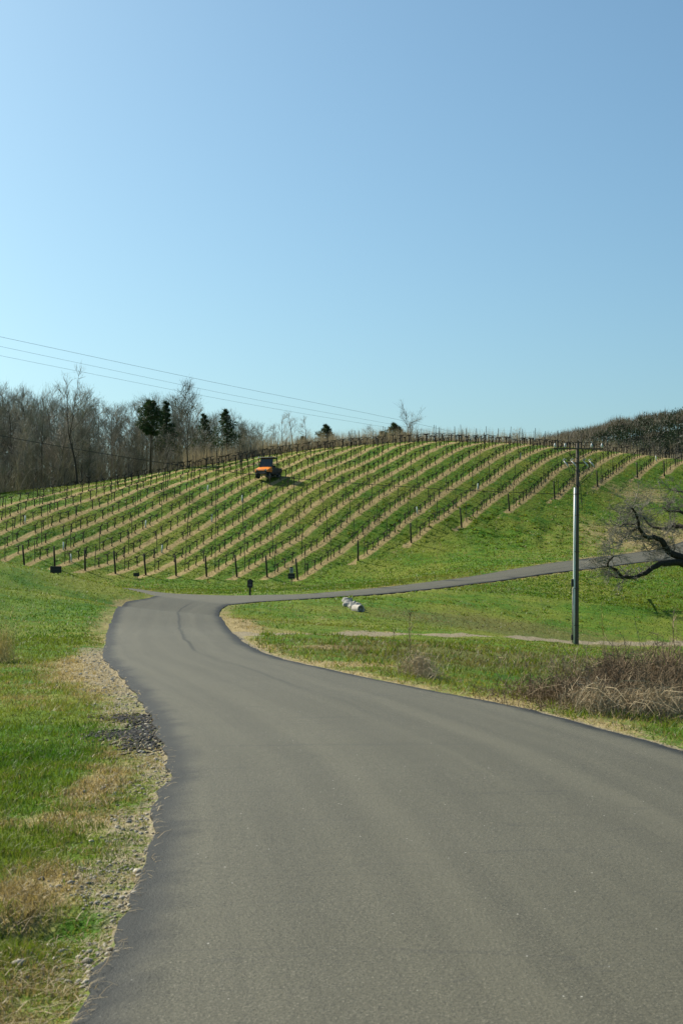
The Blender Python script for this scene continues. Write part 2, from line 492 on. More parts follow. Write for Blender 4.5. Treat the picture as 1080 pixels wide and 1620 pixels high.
def signed_dist(x, y):
    x = np.asarray(x, float).ravel(); y = np.asarray(y, float).ravel()
    if len(x) < 3000: return signed_dist_full(x, y, A0, B0)
    C = OUT[::6]; res = signed_dist_full(x, y, C, np.roll(C, -1, axis=0))
    near = np.abs(res) < 2.5 + .03 * np.hypot(x, y)
    res[near] = signed_dist_full(x[near], y[near], A0, B0)
    return res
def signed_dist_full(x, y, A0, B0, chunk=20000):
    x = np.asarray(x, float).ravel(); y = np.asarray(y, float).ravel(); res = np.empty(len(x))
    for s in range(0, len(x), chunk):
        X = x[s:s + chunk, None]; Y = y[s:s + chunk, None]
        dx, dy = B0[None, :, 0] - A0[None, :, 0], B0[None, :, 1] - A0[None, :, 1]
        t = np.clip(((X - A0[None, :, 0]) * dx + (Y - A0[None, :, 1]) * dy) / (dx * dx + dy * dy + 1e-12), 0, 1)
        d = np.sqrt(((X - A0[None, :, 0] - t * dx) ** 2 + (Y - A0[None, :, 1] - t * dy) ** 2).min(1))
        cond = ((A0[None, :, 1] > Y) != (B0[None, :, 1] > Y))
        xi = A0[None, :, 0] + (Y - A0[None, :, 1]) * dx / np.where(np.abs(dy) < 1e-12, 1e-12, dy)
        ins = ((cond & (X < xi)).sum(1) % 2) == 1
        res[s:s + chunk] = np.where(ins, -d, d)
    return res
def line_dist(P, x, y):
    x = np.asarray(x, float).ravel(); y = np.asarray(y, float).ravel()
    best = np.full(len(x), 1e9)
    for a, b in zip(P[:-1], P[1:]):
        dx, dy = b - a
        t = np.clip(((x - a[0]) * dx + (y - a[1]) * dy) / (dx * dx + dy * dy + 1e-12), 0, 1)
        best = np.minimum(best, np.hypot(x - a[0] - t * dx, y - a[1] - t * dy))
    return best
PATH = np.array([cast(*p) for p in ((364, 999), (400, 1005), (470, 1003.5), (560, 1004), (650, 1003), (740, 1004), (830, 1010), (900, 1015), (990, 1018), (1080, 1018), (1150, 1018))])
KS = np.array([-60, 0, 1, 2, 3, 4, 5, 6, 7, 8, 9.]); YST = np.array([105.3, 105.6, 110.5, 115, 119.8, 124.9, 130.4, 136.3, 142.4, 144.3, 152])
CR_R = np.array([-.4, -.24, -.196, -.151, -.107, -.062, -.018, .027, .071, .116, .16, .204, .24, .4]); CR_Y = np.array([112, 119.5, 125.5, 131.6, 136, 139, 141, 143.5, 146, 148.5, 151.6, 153, 155, 156.])
def crest_y(x, y): return np.interp(x / np.maximum(y, 1), CR_R, CR_Y)
def blob(x, y, c, sx, sy): return np.exp(-(((x - c[0]) / sx) ** 2 + ((y - c[1]) / sy) ** 2))
ZONES_Y = [(cast(1000, 850), 9, 10), (cast(1060, 860), 8, 8), (cast(950, 778), 5, 4), (cast(1010, 775), 4, 4)]
ZONES_B = [(cast(720, 985), 8, 4), (cast(860, 1000), 6, 4), (cast(760, 1035), 3.2, 5), (cast(650, 1035), 2, 4), (cast(860, 1045), 4, 7)]
ZONES_T = [(cast(545, 1049), .8, .55), (cast(600, 1056), .7, .45), (cast(420, 1000), 1.6, 2.4), (cast(385, 985), .6, 4), (cast(700, 1024), 1.3, .7), (cast(560, 1027), 1.2, .6),
           (cast(30, 1410), .30, .7), (cast(150, 1240), .2, .8), (cast(135, 1070), .8, 3), (cast(150, 1045), .8, 3), (cast(60, 1300), .5, .5)]
def masks(x, y, sdv=None):
    x = np.asarray(x, float).ravel(); y = np.asarray(y, float).ravel()
    sdv = signed_dist(x, y) if sdv is None else sdv
    dp = line_dist(PATH, x, y)
    left = x < np.interp(y, [0, 12, 17, 26, 36, 55, 75], [1, 1, -.4, -2.6, -4, -6.5, -8])
    near = y < 29
    n1 = fbm(x * .13, y * .13, 21); n2 = fbm(x * .8, y * .8, 31)
    dry = .10 + .55 * (n1 - .45) + .3 * (n2 - .5)
    dry = dry + np.where(left & near, sstep(.95, .3, sdv) * .31, 0) + np.where(left & (y < 9.5), sstep(2.0, .3, sdv) * .06, 0)
    dry = dry + np.where(~left | ~near, sstep(.95, .15, sdv) * .42, 0)
    dry = dry + sstep(1.1, .5, dp) * .42
    for c, sx, sy in ZONES_Y: dry = dry + blob(x, y, c, sx, sy) * .35
    for c, sx, sy in ZONES_T: dry = dry + blob(x, y, c, sx, sy) * .55
    grav = np.where(left & near, sstep(.42, .02, sdv - .28 * sstep(10, 13, y) + (n2 - .5) * .8) * .62, 0)
    grav = np.maximum(grav, np.where(~left & (y < 34), sstep(.34, .05, sdv) * .85, 0))
    grav = np.maximum(grav, np.where(y >= 29, sstep(.2, .02, sdv) * .5, 0))
    grav = np.maximum(grav, sstep(1.0, .45, dp + (n2 - .5) * .4) * .85)
    k = (x * RN[0] + y * RN[1] - ROW_O) / ROW_S
    vine = sstep(-1.3, -.5, y - np.interp(k, KS, YST) + (n2 - .5) * 1.2) * (k < 8.5) * (y < 170) * sstep(-15.3, -14.4, k)
    brown = np.zeros_like(x)
    for c, sx, sy in ZONES_B: brown = brown + blob(x, y, c, sx, sy) * .75
    brown = brown + (y > 175) * .8
    kill = (y < 190)
    return np.clip(dry, 0, 1), np.clip(grav, 0, 1), vine, np.clip(brown, 0, 1), sdv, dp

gx, gy = GX.ravel(), GY.ravel()
nearR = RR.ravel() < 170
sdg = np.full(len(gx), 50.0)
sdg[nearR] = signed_dist(gx[nearR], gy[nearR])
dry, grav, vine, brown, _, dpg = masks(gx, gy, sdg)
rv = RR.ravel()
bump = (fbm(gx * .35, gy * .35, 3) - .5) * .22 + (fbm(gx * 1.7, gy * 1.7, 4) - .5) * .09
roughz = blob(gx, gy, cast(830, 838), 9, 5)                    # rough grassy bank below the vines
bump = bump + (fbm(gx * .9, gy * .9, 8) - .5) * roughz * .9
HG = HS.ravel() + bump * sstep(.1, 1.6, sdg) * sstep(3, 12, rv) * (1 - .6 * sstep(.9, .4, dpg)) - .10 * sstep(0.0, -.35, sdg) - .02 * sstep(.5, .0, sdg) * (sdg > 0)
fold = blob(gx, gy, cast(40, 1462), .32, .22)                  # small washed-out hollow in the verge
HG = HG - fold * .16
HG = HG.reshape(HS.shape)
def hg(x, y): return interp(HG, x, y)
SDG = sdg.reshape(HS.shape)
def sd_fast(x, y): return interp(SDG, x, y)
nr = len(rr)
verts = np.concatenate([np.stack([gx, gy, HG.ravel()], 1), [[0, 0, HG[0].mean()]]])
jj, ii = np.meshgrid(np.arange(nr - 1), np.arange(NTH), indexing='ij')
i2 = (ii + 1) % NTH
quads = np.stack([jj * NTH + ii, (jj + 1) * NTH + ii, (jj + 1) * NTH + i2, jj * NTH + i2], -1).reshape(-1, 4)[:, ::-1]

gm = raw_mesh('ground', verts, quads, 4, np.concatenate([np.stack([dry, grav, vine, brown], 1), [[0, 0, 0, 0]]]), 'mask', True)
M_GROUND = ground_mat()
ground = tag(link('ground', gm, M_GROUND), 'rolling green meadow with dry tan patches under road and vineyard', kind='structure')

# ------------------------------------------------------------------ road
gsel = (RR.ravel() < 160) & (sdg < -.06)
ip = np.stack([gx[gsel], gy[gsel]], 1)
rad = np.hypot(ip[:, 0], ip[:, 1])
jj2 = np.nonzero(gsel)[0]
sde = sdg[gsel]; jr = jj2 // NTH; jc = jj2 % NTH
thin = ((jr % 3 == 0) & ((jc % 5 == 0) | (jc > 400))) | ((sde > -.75) & (jr % 2 == 0) & ((jc % 3 == 0) | (jc > 400)))
ip = ip[thin]
nb = len(OUT)
allp = [Vector(p) for p in OUT] + [Vector(p) for p in ip] + [Vector((x * .5 + 1.2, -y)) for x in (-2, 0, 2, 4) for y in (1, 3, 5)] + [Vector((1.5, 0.5))]
res = delaunay_2d_cdt(allp, [(i, (i + 1) % nb) for i in range(nb)], [], 1, 1e-5)
rv2, rf = np.array([tuple(v) for v in res[0]]), res[2]
cent = np.array([rv2[list(f)].mean(0) for f in rf])
ok = signed_dist(cent[:, 0], cent[:, 1]) < 0
rf = [f for f, o in zip(rf, ok) if o]
CL = np.array([(1.9, -9), (1.9, 0), (1.75, 5), (1.3, 9), (.9, 12), (.0, 16), (-1.1, 20), (-2.7, 26), (-3.6, 31), (-4.7, 40), (-5.9, 50), (-6.9, 58), (-6.6, 64), (-4.5, 70), (-1, 76), (3, 84), (8, 91), (15, 99), (25, 112), (36, 123), (64, 144)])
def lane_uv(x, y):
    best = np.full(len(x), 1e9); u = np.zeros(len(x)); s = np.zeros(len(x)); acc = 0
    for a, b in zip(CL[:-1], CL[1:]):
        d = b - a; ln = np.linalg.norm(d); d = d / ln
        t = np.clip((x - a[0]) * d[0] + (y - a[1]) * d[1], 0, ln)
        ex, ey = x - a[0] - t * d[0], y - a[1] - t * d[1]
        dd = np.hypot(ex, ey); m = dd < best
        u = np.where(m, np.sign(ex * d[1] - ey * d[0]) * dd, u); s = np.where(m, acc + t, s); best = np.minimum(best, dd); acc += ln
    return u, s
zr = hs(rv2[:, 0], rv2[:, 1])
sdr = signed_dist(rv2[:, 0], rv2[:, 1])
zr = zr + .035 - .025 * sstep(-.25, 0, sdr)
u_, s_ = lane_uv(rv2[:, 0], rv2[:, 1])
RB = MB(); RB.v = [(a, b, c) for (a, b), c in zip(rv2, zr)]; RB.f = [tuple(f) for f in rf]
# skirt: drop the rim into the verge
from collections import Counter
ec = Counter()
for f in rf:
    for a, b in zip(f, f[1:] + f[:1]): ec[(min(a, b), max(a, b))] += 1
low = {}
for (a, b), c in ec.items():
    if c == 1:
        for q in (a, b):
            if q not in low:
                low[q] = len(RB.v); RB.v.append(RB.v[q]); RB.v.append((RB.v[q][0], RB.v[q][1], RB.v[q][2] - .22))
        RB.f.append((low[a], low[b], low[b] + 1, low[a] + 1))
rm = RB.mesh('road', True)
la = rm.attributes.new('lane', 'FLOAT_COLOR', 'POINT')
lv = np.zeros((len(RB.v), 4), np.float32)
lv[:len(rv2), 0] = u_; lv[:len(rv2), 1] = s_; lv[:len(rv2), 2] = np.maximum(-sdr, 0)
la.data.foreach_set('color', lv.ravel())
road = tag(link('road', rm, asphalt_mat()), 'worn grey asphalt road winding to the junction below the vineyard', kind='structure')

# ------------------------------------------------------------------ materials of the things
M_BARK = varied('bark_grey_brown', (.13, .112, .084), (.30, .265, .205))
M_BARK_DARK = varied('bark_dark', (.045, .038, .028), (.10, .085, .06))
M_TWIG = varied('twig_brown', (.155, .150, .108), (.27, .26, .195))
M_TWIG_PALE = varied('twig_pale', (.27, .24, .18), (.38, .34, .265))
M_OAK = simple('oak_bark', (.050, .042, .032), (.022, .02, .016), 9, .95, .15, bump=.8, bdist=.03)
M_VINE = varied('vine_wood', (.032, .026, .02), (.075, .06, .044), 12)
M_POSTWOOD = simple('treated_post', (.055, .047, .036), (.03, .027, .022), 14, .9, .2, stretch=(1, 1, .1))
M_STEEL = simple('dark_steel_post', (.055, .05, .042), (.085, .065, .045), 20, .65, .3)
M_WIRE = simple('wire', (.16, .155, .14), None, 5, .5, .4)
M_TUBE = simple('grow_tube', (.62, .66, .60), (.5, .55, .5), 10, .6, .3)
M_POLE = simple('pole_wood', (.12, .10, .075), (.07, .06, .048), 16, .9, .2, stretch=(1, 1, .04), bump=.4)
M_PVC = simple('conduit_grey', (.74, .75, .72), (.66, .67, .64), 3, .45, .4)
M_BLACK = simple('black_plastic', (.012, .012, .013), (.02, .02, .02), 12, .5, .4)
M_PORC = simple('pale_insulator', (.55, .55, .52), (.42, .42, .4), 20, .35, .5)
M_SIGN = simple('dark_sign_board', (.014, .016, .014), (.022, .022, .018), 10, .55, .4)
M_SIGNPALE = simple('pale_sign_plate', (.36, .38, .36), (.28, .30, .29), 30, .6, .3)
M_SIGNPALE2 = simple('pale_sign_line', (.20, .20, .18), None, 30, .6, .3)
M_ROCK = simple('pale_rock', (.42, .40, .35), (.25, .24, .21), 6, .9, .2, bump=.6, bdist=.05)
M_CONC = simple('concrete', (.48, .43, .37), (.36, .33, .28), 8, .9, .2, bump=.3)
M_BLADE = blades_mat('grass_blades', .42, .25)
M_STRAW = blades_mat('straw_blades', .25, .2)
M_NEEDLE = blades_mat('needles', .18, .2)

def tri_blades(base, hgt, wid, az, lean, col, seg2=False, bend=None):
    """one blade per row; az = facing, lean = horizontal tip offset (N,2)"""
    N = len(base)
    sx = np.stack([np.cos(az), np.sin(az), np.zeros(N)], 1) * (wid / 2)[:, None]
    tip = base + np.concatenate([lean, hgt[:, None]], 1)
    if not seg2:
        v = np.stack([base - sx, base + sx, tip], 1).reshape(-1, 3)
        f = np.arange(N * 3)
        return v, f, np.repeat(col, 3, 0)
    mid = base + np.concatenate([lean * .33, hgt[:, None] * .62], 1)
    v = np.stack([base - sx, base + sx, mid - sx * .75, mid + sx * .75, tip], 1).reshape(-1, 3)
    o = (np.arange(N) * 5)[:, None]
    f = (o + np.array([[0, 1, 3, 0, 3, 2, 2, 3, 4]])).ravel()
    return v, f, np.repeat(col, 5, 0)

def join_raw(name, parts, mat, label, cat=None):
    V = []; Fc = []; C = []; n = 0
    for v, f, c in parts:
        V.append(v); Fc.append(np.asarray(f) + n); C.append(c); n += len(v)
    m = raw_mesh(name, np.concatenate(V), np.concatenate(Fc), 3, np.concatenate(C))
    return tag(link(name, m, mat), label, cat, kind='stuff')

def lerp(a, b, t): return a * (1 - t[:, None]) + b * t[:, None]
gA, gB, gC, tA, tB = (np.array(c) for c in (GREEN_A, GREEN_B, GREEN_C, TAN_A, TAN_B))

# ------------------------------------------------------------------ vineyard
def ground_z(x, y): return float(hg(np.array([x]), np.array([y]))[0])

line_post_m = MB()
line_post_m.box((0, 0, .79), (.042, .012, 1.98)).box((0, .022, .79), (.010, .034, 1.98))
line_post_m = line_post_m.mesh('line_post'); line_post_m.materials.append(M_STEEL)
end_post_m = MB().tube([(0, 0, -.15), (-.012, 0, .5), (-.03, 0, 1.1), (-.035, 0, 1.62)], [.072, .070, .066, .062], 8).mesh('end_post', True)
end_post_m.materials.append(M_POSTWOOD)

def vine_parts(seed):
    q = random.Random(seed)
    tr = MB(); h = .56 + q.random() * .12
    p = [(0, 0, -.06)]
    for i in range(1, 5): p.append((q.gauss(0, .03), q.gauss(0, .022), h * i / 4))
    tr.tube(p, [.050, .042, .038, .042, .054], 5)
    co = MB()
    for s in (-1, 1):
        ln = .26 + q.random() * .22
        pts = [(0, 0, 0)]; z = .03
        for i in range(1, 5):
            z += q.uniform(-.02, .035); pts.append((s * ln * i / 4, q.gauss(0, .018), z))
        co.tube([(a, b, c) for a, b, c in pts], [.044, .034, .030, .024, .014], 4)
        for i in range(1, 5):
            for _ in range(2):
                if q.random() < .75:
                    a = pts[i]; hh = q.uniform(.05, .16)
                    co.tube([a, (a[0] + q.gauss(0, .03), a[1] + q.gauss(0, .03), a[2] + hh)], [.012, .006], 3)
    return tr, co, p[-1]
VINES = []
for sd_ in range(7):
    tr, co, top = vine_parts(100 + sd_)
    a = tr.mesh('trunk', True); a.materials.append(M_VINE); b = co.mesh('cordon', True); b.materials.append(M_VINE)
    VINES.append((a, b, top, tr, co))

row_axis = math.pi / 2 - ROW_AZ                    # rotation that lays local +X along the row
vine_sites = []
def make_row(k, pts, phrase, label, group, heading_of, posts_every=4.5, vine_step=1.12, end=True, tall=1.0):
    """pts: polyline function s -> (x,y); builds one trellis row"""
    s0, s1, fn = pts
    x0, y0 = fn(s0)
    z0 = ground_z(x0, y0)
    root = thing('trellis_row', label, 'trellis', (x0, y0, z0), 0, group)
    tops = []
    s = s0; i = 0
    while s <= s1 + .01:
        x, y = fn(s); z = ground_z(x, y)
        hd = heading_of(s)
        if i == 0 and end:
            o = link('end_post', end_post_m, None, root, (x - x0, y - y0, z - z0), (R.gauss(0, .025), math.radians(-7) + R.gauss(0, .02), hd))
            o.scale = (1, 1, R.uniform(.94, 1.05))
            s += 1.25
        else:
            o = link('line_post', line_post_m, None, root, (x - x0, y - y0, z - z0), (R.gauss(0, .02), R.gauss(0, .025), hd + R.gauss(0, .2)))
            o.scale = (1, 1, tall * R.uniform(.86, 1.05))
            s += posts_every * (1 if R.random() > .04 else 2)
        tops.append((x - x0, y - y0, z - z0)); i += 1
    for hw, rw in ((.62, .007), (.98, .0025), (1.36, .0025)):
        if len(tops) > 1:
            MB().tube([(a, b, c + hw) for a, b, c in tops], rw, 3, False).build('wire', M_WIRE, root)
    s = s0 + (1.75 if end else .4)
    while s < s1:
        x, y = fn(s + R.gauss(0, .08)); e = .4
        xa, ya = fn(s - e); xb, yb = fn(s + e)
        slope = math.atan2(ground_z(xb, yb) - ground_z(xa, ya), 2 * e)
        if R.random() > .06:
            vine_sites.append((x, y, ground_z(x, y), heading_of(s), slope, k, phrase))
        s += vine_step
    return root

for k in range(-14, 9):
    o = ROW_O + ROW_S * k
    ys_ = float(np.interp(k, KS, YST))
    # clip rows that begin far outside the picture
    yv = ys_
    while True:
        xv = (o - yv * RN[1]) / RN[0]
        if xv / yv > -.30: break
        yv += .5
    t_end = 0
    while True:
        x = xv + RD[0] * t_end; y = yv + RD[1] * t_end
        if y > crest_y(np.array([x]), np.array([y]))[0] + 2.5: break
        t_end += .5
    if t_end < 4: continue
    fn = lambda s, xv=xv, yv=yv: (xv + RD[0] * s, yv + RD[1] * s)
    ords = ['first', 'second', 'third', 'fourth', 'fifth', 'sixth', 'seventh', 'eighth', 'ninth', 'tenth', 'eleventh', 'twelfth', 'thirteenth']
    if k == 0: ph = 'row whose end post stands just right of the pale-topped vineyard sign'
    elif k < 0 and yv <= ys_ + .1: ph = '%s row left of the pale-topped vineyard sign' % ords[-k - 1]
    elif k < 0: ph = '%s row down from the woodland edge' % ords[k + 14]
    else: ph = '%s row up the slanting edge from the vineyard sign' % ords[k - 1]
    make_row(k, (0, t_end, fn), ph, 'leafless trellis ' + ph, 'trellis rows of the vineyard', lambda s: row_axis)

# rows that run along the crest
for c, off in enumerate((3.2, 6.4, 10.0)):
    rs = np.linspace(-.125 + .03 * c, .30, 240)
    cy = np.interp(rs, CR_R, CR_Y) + off
    cy = np.convolve(np.pad(cy, 12, mode='edge'), np.ones(25) / 25, 'valid')
    P = np.stack([rs * cy, cy], 1)
    cum = np.concatenate([[0], np.cumsum(np.linalg.norm(np.diff(P, axis=0), axis=1))])
    fn = lambda s, P=P, cum=cum: (float(np.interp(s, cum, P[:, 0])), float(np.interp(s, cum, P[:, 1])))
    def hd(s, fn=fn):
        a, b = fn(s - .5), fn(s + .5); return math.atan2(b[1] - a[1], b[0] - a[0])
    make_row(100 + c, (R.random(), cum[-1], fn), 'crest', 'dark trellis row running along the hill crest, %s behind the sloping rows' % ('first', 'second', 'third', 'fourth')[c], 'trellis rows along the crest', hd, 2.9 + .3 * c, .95, False, 1.02)

order = sorted(range(len(vine_sites)), key=lambda i: math.hypot(vine_sites[i][0], vine_sites[i][1]) + (60 if abs(vine_sites[i][0] / vine_sites[i][1]) > .245 else 0))
indiv = order[:300]
for i in indiv:
    x, y, z, hd, sl, k, ph_ = vine_sites[i]
    tm, cm, top, _, _ = VINES[R.randrange(7)]
    g = thing('grapevine', 'pruned grapevine on the ' + ph_, 'grapevine', (x, y, z), hd, 'grapevines on the ' + ph_)
    sc = R.uniform(.88, 1.12)
    g.scale = (1, 1, sc)
    link('trunk', tm, None, g)
    link('cordon', cm, None, g, top, (0, -sl, 0))
VB = MB()
for i in order[300:]:
    x, y, z, hd, sl, k, ph_ = vine_sites[i]
    _, _, top, tr, co = VINES[R.randrange(7)]
    M1 = Matrix.Translation((x, y, z)) @ Matrix.Rotation(hd, 4, 'Z')
    sc = R.uniform(.88, 1.12) * (1.12 if k >= 100 else 1)
    M2 = M1 @ Matrix.Translation((top[0], top[1], top[2] * sc)) @ Matrix.Rotation(-sl, 4, 'Y')
    VB.add([M1 @ Vector((a, b, c * sc)) for a, b, c in tr.v], tr.f)
    wd = 1.0
    VB.add([M2 @ Vector((a, b * wd, c * wd)) for a, b, c in co.v], co.f)
tag(VB.build('grapevines', M_VINE), 'many small leafless grapevines on the upper vineyard rows', 'grapevines', kind='stuff')

# white grow tubes round young vines
TUBES = ((29, 828, 'high beside the left woodland rows'), (82, 868, 'on a row above the little black box sign'), (121, 894, 'between two lower end posts'), (225, 836, 'midway up the vineyard flank'),
         (250, 876, 'two rows above the lower edge'), (321, 780, 'near the top left rows'), (324, 826, 'in the middle of the slope'), (378, 796, 'below the orange utility vehicle'),
         (650, 812, 'on the first slanting-edge rows'), (747, 775, 'on a middle slanting-edge row'), (821, 727, 'just under the crest'), (1038, 731, 'by the crest above the oak'))
tube_m = MB().tube([(0, 0, -.03), (0, 0, .3), (.01, 0, .62)], [.055, .052, .046], 8).mesh('grow_tube', True)
for px, py, w in TUBES:
    p = cast(px, py)
    k = round((p[0] * RN[0] + p[1] * RN[1] - ROW_O) / ROW_S)
    dlt = ROW_O + ROW_S * k - (p[0] * RN[0] + p[1] * RN[1])
    x, y = p[0] + RN[0] * dlt + .3 * RD[0], p[1] + RN[1] * dlt + .3 * RD[1]
    tag(link('grow_tube', tube_m, M_TUBE, None, (x, y, ground_z(x, y)), (R.gauss(0, .06), R.gauss(0, .06), 0)), 'pale white vine grow tube ' + w, 'grow tube', 'white grow tubes in the vineyard')

# ------------------------------------------------------------------ signs by the vineyard
def signpost():
    p = cast(395, 942); p = np.array([p[0], p[1] + .35]); z = ground_z(*p)
    t = thing('marker_sign', 'small dark vineyard marker with arched board on a post beside the road', 'sign', (p[0], p[1], z), .1)
    MB().box((0, 0, .36), (.10, .10, .80)).build('post', M_SIGN, t)
    pr = [(-.13, .42), (.13, .42), (.15, .46), (.15, .80), (.12, .84), (.06, .86), (.03, .90), (-.03, .90), (-.06, .86), (-.12, .84), (-.15, .80), (-.15, .46)]
    b = MB(); n = len(pr)
    b.add([(x, -.085, z_) for x, z_ in pr] + [(x, -.052, z_) for x, z_ in pr], [tuple(range(n)), tuple(range(2 * n - 1, n - 1, -1))] + [(i, i + n, (i + 1) % n + n, (i + 1) % n) for i in range(n)])
    bo = b.build('board', M_SIGN, t)
    MB().tube([(.045 * math.cos(a), -.088, .72 + .05 * math.sin(a)) for a in np.linspace(0, 2 * math.pi, 13)], .006, 3).build('emblem', M_SIGNPALE2, bo)
    for zz in (.60, .55): MB().box((0, -.087, zz), (.17, .006, .018)).build('text_line', M_SIGNPALE2, bo)
signpost()
def board_sign():
    p = cast(461, 925); z = ground_z(*p)
    t = thing('vineyard_sign', 'vineyard sign with pale upper plate over a dark lettered board on thin post', 'sign', (p[0], p[1], z), .05)
    MB().tube([(0, 0, -.1), (0, 0, 1.32)], .028, 8).build('post', M_SIGN, t)
    bo = MB().box((0, -.045, .66), (.50, .03, .40), bev=.01).build('board', M_SIGN, t)
    MB().box((0, -.063, .645), (.44, .006, .022)).build('text_line', M_SIGNPALE2, bo)
    for zz, w in ((.76, .30), (.71, .36), (.57, .28)): MB().box((0, -.063, zz), (w, .006, .012)).build('text_line', simple('faint_lettering', (.06, .06, .05), None, 40, .6, .3), bo)
    pl = MB().box((0, -.045, 1.07), (.26, .025, .38), bev=.01).build('plate', M_SIGNPALE, t)
    MB().box((0, -.050, 1.30), (.22, .05, .07), bev=.01).build('cap', M_SIGN, t)
    em = MB()
    em.tube([(-.06, -.06, .94), (-.02, -.06, 1.02), (.03, -.06, 1.08), (-.02, -.06, 1.15), (.04, -.06, 1.21)], .016, 4)
    em.tube([(-.07, -.06, 1.08), (.07, -.06, 1.11)], .012, 4)
    em.build('emblem', M_SIGN, pl)
board_sign()
def row_sign(px, py, w, h, leg, label):
    p = cast(px, py); z = ground_z(*p)
    t = thing('row_sign', label, 'sign', (p[0], p[1], z), .0)
    for s in (-1, 1): MB().box((s * w * .18, 0, leg / 2 - .05), (.05, .03, leg + .1)).build('leg', M_SIGN, t)
    bo = MB().box((0, -.035, leg + h / 2), (w, .04, h), bev=.012).build('board', M_SIGN, t)
    MB().box((0, -.058, leg + h * .55), (w * .7, .006, h * .1)).build('text_line', simple('row_sign_lettering', (.05, .05, .045), None, 40, .6, .3), bo)
row_sign(216, 915, .44, .26, .16, 'small black row sign on short legs at the foot of the vineyard')
row_sign(89, 908, .50, .30, .04, 'squat black box-like row sign against a leaning end post above the lawn mound')

# ------------------------------------------------------------------ utility pole with underground riser
def utility_pole():
    p = at(911, 1020, 66); x, y = p[0], p[1]; z = ground_z(x, y)
    t = thing('utility_pole', 'tall wooden utility pole with grey conduit riser and crossarms in the field', 'utility pole', (x, y, z), math.radians(3))
    H = 9.35
    MB().tube([(0, 0, -.5), (0, 0, .2), (.05, 0, 4), (.12, 0, H)], [.112, .108, .094, .078], 12).build('pole', M_POLE, t, True)
    def off(zz): return .13 * zz / H
    # grey conduit riser on the sunny side
    c = MB().tube([(-.125, -.04, .05), (-.105, -.04, 2), (-.068, -.035, 4.5), (-.02, -.03, 7.28)], .056, 12).build('conduit', M_PVC, t, True)
    for zz in (.9, 2.6, 4.3, 6.0, 7.0):
        xx = off(zz)
        MB().tube([(xx + .135 * math.cos(a) - .02, .135 * math.sin(a) - .02, zz) for a in np.linspace(0, 2 * math.pi, 15)], .012, 4).build('strap', M_STEEL, c)
    c2 = MB().tube([(-.205, -.05, .1), (-.185, -.05, 1.4), (-.165, -.05, 2.62)], .022, 8).build('thin_conduit', simple('thin_conduit_tan', (.38, .34, .29), None, 4, .6, .3), t, True)
    MB().box((-.185, -.06, 2.86), (.10, .10, .36), bev=.02).build('meter_box', M_BLACK, t)
    MB().tube([(-.21, -.06, 2.70), (-.25, -.06, 2.5), (-.235, -.06, 2.35)], .018, 5).build('drip_loop', M_BLACK, t)
    MB().box((-.215, -.06, .34), (.09, .09, .24), bev=.015).build('junction_box', M_BLACK, t)
    for zz, w in ((9.08, 2.35), (8.42, 1.30)):
        a = MB().box((off(zz), -.10, zz), (w, .06, .065), bev=.008).build('crossarm', M_POLE, t)
        for s in (-1, 1):
            MB().tube([(off(zz), -.15, zz - .5), (off(zz) + s * w * .32, -.17, zz - .04)], .014, 4).build('brace', M_STEEL, a)
    for s in (-1.1, -.62, .62, 1.1):
        ins = MB().tube([(s + off(9), -.15, 9.12), (s + off(9), -.15, 9.2), (s + off(9), -.15, 9.27), (s + off(9), -.15, 9.33)], [.03, .06, .045, .025], 8).build('insulator', M_PORC, t, True)
    # fused cutouts and arresters on the lower arm
    for s in (-.58, -.22, .34, .62):
        g = MB().tube([(s, -.24, 8.50), (s + .12, -.30, 8.36), (s + .20, -.36, 8.20)], [.03, .035, .025], 6).build('cutout', M_PORC, t, True)
        MB().tube([(s - .04, -.2, 8.52), (s + .03, -.22, 8.6), (s + .1, -.25, 8.56)], .02, 5).build('bracket', M_PORC, g)
        MB().tube([(s + .20, -.36, 8.20), (s * .8 + .16, -.33, 7.85), (s * .35 + .05, -.22, 7.5), (off(7.3), -.15, 7.28)], .012, 4).build('jumper', M_BLACK, t)
        MB().tube([(s, -.24, 8.50), (s * 1.1 - .02, -.2, 8.8), (s * 1.25 + .05, -.15, 9.12)], .008, 4).build('jumper', M_BLACK, t)
    MB().tube([(-.09, -.10, 8.9), (-.07, -.13, 8.2), (-.08, -.13, 7.3)], .010, 4).build('ground_wire', M_STEEL, t)
    MB().tube([(.20, .05, 7.55), (.34, .3, 6.9), (.46, .6, 6.25)], [.014, .014, .012], 5).build('spare_lead', M_BLACK, t)
    MB().box((.38, .42, 6.67), (.035, .035, .18)).build('lead_insulator', M_BLACK, t)
    return t, x, y, z
pole_t, PX, PY, PZ = utility_pole()

def wire_curve(pix, rad, name, label, cat, group=None):
    pts = [at(*q) for q in pix]
    d = []
    for i in range(len(pts) - 1):
        for k in range(6): d.append(pts[i] + (pts[i + 1] - pts[i]) * k / 6)
    d.append(pts[-1])
    d = np.array(d)
    for c in range(3):
        d[1:-1, c] = np.convolve(np.pad(d[:, c], 4, mode='reflect', reflect_type='odd'), np.ones(9) / 9, 'valid')[1:-1]
    o = MB().tube(d.tolist(), rad, 4).build(name, M_CABLE, None)
    return tag(o, label, cat, group)
M_CABLE = simple('weathered_cable', (.05, .05, .05), None, 5, .6, .3)
wire_curve(((-420, 445, 120), (0, 532, 150), (200, 576, 165), (400, 618, 185), (600, 657, 210), (735, 687, 232), (900, 728, 262)), .015, 'power_line', 'uppermost thin power line slanting down behind the vineyard crest', 'power line')
wire_curve(((-420, 458, 121), (0, 548, 151), (200, 590, 166), (400, 633, 186), (600, 667, 211), (735, 693, 233), (900, 732, 263)), .012, 'power_line', 'middle thin power line passing over the bare treetops', 'power line')
